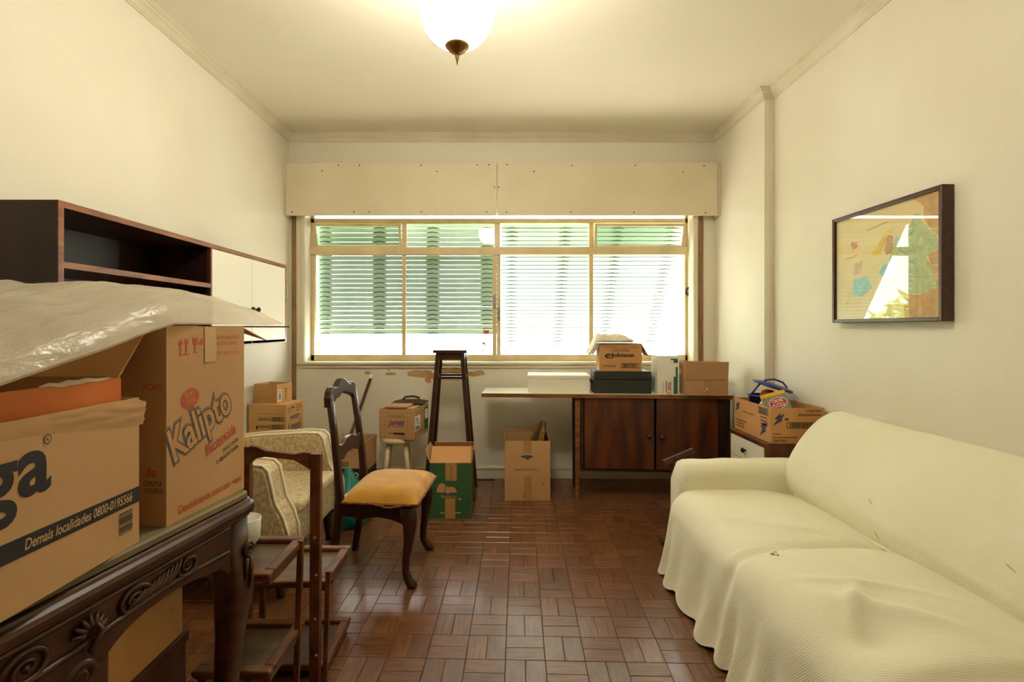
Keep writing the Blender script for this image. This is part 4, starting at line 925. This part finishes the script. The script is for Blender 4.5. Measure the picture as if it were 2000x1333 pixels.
# ------------------------------------------------------------------ wooden stand behind the sofa arm
ws = thing('wooden_stand', 'old wooden post with a slanted top board behind the sofa arm', 'stand', (1.005, 2.99, 0), 0)
mb = MB(); mb.box(-.022,.022,-.02,.02,.02,.475); obj('post', mb, walnut, ws, bevel=.003); mb = MB(); mb.box(-.09,.09,-.03,.03,0,.02); obj('foot', mb, walnut, ws, bevel=.003)
mb = MB(); mb.bar((-.085,-.045,.482),(.125,.06,.53), .035, .02, (0,1,0)); obj('top_board', mb, walnut, ws, bevel=.003); mb = MB(); mb.bar((.04,.0,.43),(.036,.0,.495), .008, .02); obj('bracket', mb, metal_s, ws)
mb = MB(); mb.lathe([(0,0),(.012,0),(.010,.008),(0,.01)], 10); obj('peg', mb, walnut, ws, loc=(.005,0,.512))

# ------------------------------------------------------------------ bedside drawer unit with carton
ns = thing('drawer_unit', 'small dark wood drawer unit with white drawer fronts beside the sofa', 'drawers', (1.477, 2.88, 0))
NW, NL, NZ = .345, .45, .607
def nb(name, b, m, bevel=.0015): mb = MB(); mb.box(*b); return obj(name, mb, m, ns, bevel=bevel)
nb('top', (-.004, NW, 0, NL, NZ-.022, NZ), rosew); nb('side_panel', (.0, NW, 0, .018, .0, NZ-.022), rosew); nb('side_panel', (.0, NW, NL-.018, NL, .0, NZ-.022), rosew); nb('back_panel', (NW-.01, NW, .018, NL-.018, 0, NZ-.022), rosew); nb('plinth', (.02, NW-.01, .018, NL-.018, 0, .07), rosey)
for i in range(4):
    z1 = NZ-.026-i*.125; z0 = max(z1-.122, .075); d = nb('drawer_front', (-.006, .012, .020, NL-.020, z0, z1), whitem)
    mb = MB(); mb.lathe([(0,0),(.006,0),(.006,.010),(.015,.016),(.016,.022),(.010,.028),(0,.029)], 12); obj('knob', mb, metal_d, d, smooth=True, loc=(-.006, NL*.5, (z0+z1)/2), rot=(0,-PI/2,0))
cT, cF = carton('toy_carton', 'open kraft carton with grey lightning logos full of toys on the drawer unit', (1.515, 2.90, NZ+.0005), 0, .305, .455, .2, kraft2)
f = cF['F']
def bolt(u, v, s): return [[(u,v),(u+.35*s,v+.5*s),(u+.1*s,v+.5*s),(u+.6*s,v+1.0*s),(u+.55*s,v+.75*s),(u+.9*s,v+.95*s),(u+.65*s,v+.45*s),(u+.75*s,v+.4*s)]]
flat(cT, f, bolt(.012,.1,.075), inkn, name='printed_logo'); flat(cT, f, [rect(.08,.1,.13,.142)], inkn); prt(cT, f, '12477071', .205, .175, .085, .015, inkb, offset=.02); flat(cT, f, [rect(.155,.285,.156,.166)], inkg); barcode(cT, f, .09, .25, .085, .12, inkb)
prt(cT, f, '12477071', .012, .008, .08, .014, inkb, offset=.02); flat(cT, f, [rect(.012,.15,.03,.037), rect(.012,.06,.05,.056)], inkg)
f = cF['L']
flat(cT, f, bolt(.01,.11,.075), inkn, name='printed_logo'); flat(cT, f, bolt(.33,.02,.1), inkn, name='printed_logo'); barcode(cT, f, .31, .43, .15, .19, inkn); lines(cT, f, .34, .13, .1, 3, .02, .008, inkg); lines(cT, f, .03, .06, .14, 3, .018, .009, inkg); flat(cT, f, [rect(.12,.26,.125,.131)], inkg)
def inc(x, y, z): return (1.515+x, 2.90+y, NZ+.006+z)
# yellow and grey puzzle box
pz = thing('puzzle_box', 'grey and yellow boxed puzzle standing in the toy carton', 'game box', inc(.105,.055,.112)); pz.rotation_euler = (D(-18), D(-14), D(4))
mb = MB(); mb.box(-.065,.065,-.018,.018,0,.15); obj('box_body', mb, greycard, pz, bevel=.001); mb = MB(); mb.box(-.066,.066,-.0185,.022,.15,.17); obj('box_lid', mb, yellow_pl, pz, bevel=.001); mb = MB(); mb.box(-.066,.066,.018,.024,.0,.172); obj('back_card', mb, yellow_pl, pz)
f = frame((-.065,-.018,0),(1,0,0),(0,0,1)); flat(pz, f, [ell(.065,.105,.055,.034)], paperw, name='printed_oval'); flat(pz, f, [ell(.065,.105,.05,.030)], redlab, .001, 'printed_oval'); prt(pz, f, 'CROSS', .033, .108, .066, .02, paperw, 0, .03, 0, .0013); prt(pz, f, 'PUZZLE', .028, .082, .074, .02, paperw, 0, .03, 0, .0013)
# blue lidded basket
bb = thing('lidded_tub', 'dark blue plastic tub with open lid and handle in the toy carton', 'tub', inc(.125,.335,.07))
mb = MB(); mb.lathe([(0,0),(.065,0),(.082,.15),(.09,.152),(.09,.158),(.078,.158),(.06,.01),(0,.01)], 28); obj('tub_body', mb, blue_pl, bb, smooth=True)
mb = MB(); mb.lathe([(0,0),(.115,0),(.119,.006),(.115,.014),(.06,.022),(0,.024)], 32); o = obj('lid', mb, blue_pl, bb, smooth=True, loc=(.06,.0,.205), rot=(D(6),D(16),0))
mb = MB(); mb.tube([(-.08,.0,.15),(-.03,.0,.215),(.02,0,.25),(.07,0,.255),(.125,0,.235),(.15,0,.205),(.15,0,.18)], .006, 8); obj('handle', mb, blue_pl, bb, smooth=True)
mb = MB(); mb.lathe([(0,0),(.04,0),(.045,.02),(.03,.045),(0,.05)], 16); obj('red_filling', mb, mat('red_cloth', (150,40,30), .7), bb, smooth=True, loc=(.03,0,.14))
cb_ = thing('clear_bag', 'crumpled clear plastic bag bulging out of the toy carton', 'bag', inc(.214,.172,.03))
mb = MB(); R = []
for i in range(15):
    k = i/14; r = .085*math.sin(PI*(.12+.86*k))**.6; R.append([(r*math.cos(a)*(1+.3*noise.noise(Vector((math.cos(a)*2,math.sin(a)*2,k*3))))*.85, r*1.1*math.sin(a)*(1+.25*noise.noise(Vector((math.cos(a)*3,math.sin(a)*2,k*3+4)))), .225*k) for a in (2*PI*j/26 for j in range(26))])
mb.rings(R); obj('film', mb, clearf, cb_, smooth=True)
mb = MB(); R = []
for i in range(9):
    k = i/8; r = .042*math.sin(PI*(.1+.85*k))**.6; R.append([(r*math.cos(a)*(1+.3*noise.noise(Vector((math.cos(a)*2,math.sin(a)*2,k*3+9)))), r*math.sin(a), .12*k) for a in (2*PI*j/18 for j in range(18))])
mb.rings(R); tag(obj('patterned_bag', mb, mat('pattern_film', (214,206,170), .35, (120,112,80), 40, lo=.5, hi=.56), smooth=True, loc=inc(.07,.19,.10)), 'small cream patterned bag squeezed behind the puzzle box', 'bag')

# ------------------------------------------------------------------ sofa under a pale knitted cover
sf = thing('sofa', 'three-seat sofa under a pale yellow-green knitted slipcover against the wall', 'sofa', (1.33, 1.75, 0))
SO = Vector((1.33, 1.75, 0))
def crom(pts, t):
    n = len(pts)-1; t = min(max(t, 0), .99999)*n; i = int(t); f = t-i
    p = [Vector(pts[min(max(k, 0), n)]) for k in (i-1, i, i+1, i+2)]
    return .5*((2*p[1])+(-p[0]+p[2])*f+(2*p[0]-5*p[1]+4*p[2]-p[3])*f*f+(-p[0]+3*p[1]-3*p[2]+p[3])*f**3)
SP = [(1.60,.36),(1.48,.392),(1.32,.412),(1.12,.418),(.98,.412),(.90,.392),(.855,.35),(.838,.28),(.828,.18),(.812,.09),(.792,.022)]
def seat(u, v):
    Y = .62+u*2.07; p = crom(SP, v); X, z = p.x, p.y
    front = sstep(.45, .65, v); topw = 1-sstep(.42, .62, v)
    # cushion crowns and the crease between them
    for c in (1.98, 1.24):
        g = math.exp(-((Y-c-.10*sstep(.2,.6,v)*0-(-.05)*sstep(.15,.5,v))/.028)**2)
        z -= .030*g*topw*(sstep(.05,.2,v)); X += .022*g*front*(1-sstep(.62,.85,v))
    k = (Y-1.98)/.70 if Y > 1.98 else (Y-1.24)/.74
    if 0 < k < 1: z += .022*math.sin(PI*k)**.7*topw
    z += .012*topw*(1.98 > Y)
    r = .10; d = Y-2.59
    if d > 0: X += (r-math.sqrt(max(0, r*r-min(d, r)**2)))*sstep(.35,.6,v)
    # hem waves and long soft folds
    hw = sstep(.62, 1, v)
    X += hw*(.016*math.sin(Y*38+2*math.sin(Y*7))+.010*math.sin(Y*17+1)); z += hw*.012*math.sin(Y*38+1+2*math.sin(Y*7))*sstep(.85,1,v)
    z += topw*.006*noise.noise(Vector((X*4,Y*4,2))); X += front*.01*noise.noise(Vector((z*5,Y*5,4)))
    # rucked-up cloth on the near cushion
    q = (X-1.00)**2/.010+(Y-1.40)**2/.008; z -= .045*math.exp(-q)
    q = ((X-1.05)*.8+(Y-1.53)*-.6)**2/.0006+((X-1.05)*.6+(Y-1.53)*.8)**2/.014; z += .022*math.exp(-q)
    q = ((X-1.12)*.5+(Y-1.48)*.87)**2/.0012+((X-1.12)*.87-(Y-1.48)*.5)**2/.02; z += .02*math.exp(-q)
    for (a, b, s) in ((1.15,1.62,.012),(1.2,2.12,.010),(1.05,2.2,.008)):
        q = ((X-a)*.3+(Y-b)*.95)**2/.0004+((X-a)*.95-(Y-b)*.3)**2/.03; z += s*math.exp(-q)
    return Vector((X, Y, max(z, .008)))-SO
mb = MB(); mb.grid(seat, 230, 90); sm_ = obj('seat_cover', mb, cover, sf, smooth=True, fix=False)
BP = [(1.60,.30),(1.525,.36),(1.485,.42),(1.475,.50),(1.50,.60),(1.56,.70),(1.625,.775),(1.69,.822),(1.745,.832),(1.80,.80),(1.828,.72),(1.832,.5),(1.83,.2)]
def back(u, v):
    Y = .62+u*2.20; p = crom(BP, v); X, z = p.x, p.y
    d = (Y-2.62)/.20
    if d > 0:
        s = math.sqrt(max(0, 1-min(d, 1)**2)); cx, cz = 1.72, .55
        X = cx+(X-cx)*(.35+.65*s) if X < cx else X; z = .22+(z-.22)*(.45+.55*s)
    X += .010*noise.noise(Vector((Y*2.2,z*3,1)))+.004*noise.noise(Vector((Y*9,z*9,2)))
    z += .014*noise.noise(Vector((Y*1.7,0,8)))*sstep(.45,.7,v)
    X -= .012*math.exp(-((z-.47-.06*(Y-1.6))/.012)**2)*sstep(2.5,2.1,Y)*.5
    return Vector((min(X, 1.836), Y, z))-SO
mb = MB(); mb.grid(back, 150, 60); bk_ = obj('back_cover', mb, cover, sf, smooth=True, fix=False)
def armb(parent, y0, y1, nm):
    mb = MB(); R = []; n = 40
    for i in range(25):
        k = i/24; x = .925+.74*k; e = min(1, k/.07); e = .72+.28*math.sqrt(max(0,1-(1-e)**2)); ring = []
        for (a, b) in rrect(-(y1-y0)/2, (y1-y0)/2, -.26, .26, .065, 9):
            zz_ = .285+b*e*(1-.02*(1-k)); yy = (y0+y1)/2+a*e
            w = .006*noise.noise(Vector((x*7,yy*9,zz_*7)))
            ring.append(Vector((x+(0 if k > .05 else -.006*math.cos(b*9)), yy+w, zz_+w+.008*math.sin(k*3)))-SO)
        R.append(ring)
    mb.rings(R); return obj(nm, mb, cover, parent, smooth=True)
armb(sf, 2.672, 2.862, 'arm_cover'); armb(sf, .46, .65, 'arm_cover')
mb = MB(); mb.box(.96-SO.x, 1.80-SO.x, .5-SO.y, 2.84-SO.y, .05, .33); obj('sofa_frame', mb, walnut, sf)
mb = MB(); mb.tube([Vector((1.492+.006*math.sin(Y*9), Y, .405+.02*(1.98 > Y)*0+.006*math.sin(Y*5)))-SO for Y in [.65+.04*i for i in range(50)]], .006, 6); obj('seam_piping', mb, cover, sf, smooth=True)
tearm = mat('tear_edge', (196,182,128), .95); tear_d = mat('tear_dark', (120,104,70), .95)
def slit(fn, u, v, ln, wd, m, ang_):
    c = fn(u, v); tu = (fn(u+.004, v)-c).normalized(); tv = (fn(u, v+.006)-c).normalized(); n = tu.cross(tv).normalized()
    if n.x > 0 and fn is back: n = -n
    if n.z < 0 and fn is seat: n = -n
    a = tu*math.cos(ang_)+tv*math.sin(ang_); b = n.cross(a)
    mb = MB(); mb.add([c+n*.0025+a*ln/2*math.cos(t)+b*wd/2*math.sin(t) for t in (2*PI*i/14 for i in range(14))], [tuple(range(14))]); obj('tear', mb, m, sf, fix=False)
for u, v, l, w, m_, g_ in ((.66,.30,.035,.007,tearm,.5),(.64,.19,.04,.008,tearm,.9),(.40,.30,.04,.005,tearm,.3)): slit(back, u, v, l, w, m_, g_)
for u, v, l, w, m_, g_ in ((.60,.40,.018,.011,tear_d,.3),(.607,.385,.014,.008,tear_d,1.2),(.594,.39,.012,.007,tear_d,2.),(.615,.41,.02,.01,paperw,.8),(.93,.35,.010,.006,tear_d,0),(.85,.38,.007,.004,tear_d,0),(.71,.21,.02,.005,tearm,0)): slit(seat, u, v, l, w, m_, g_)
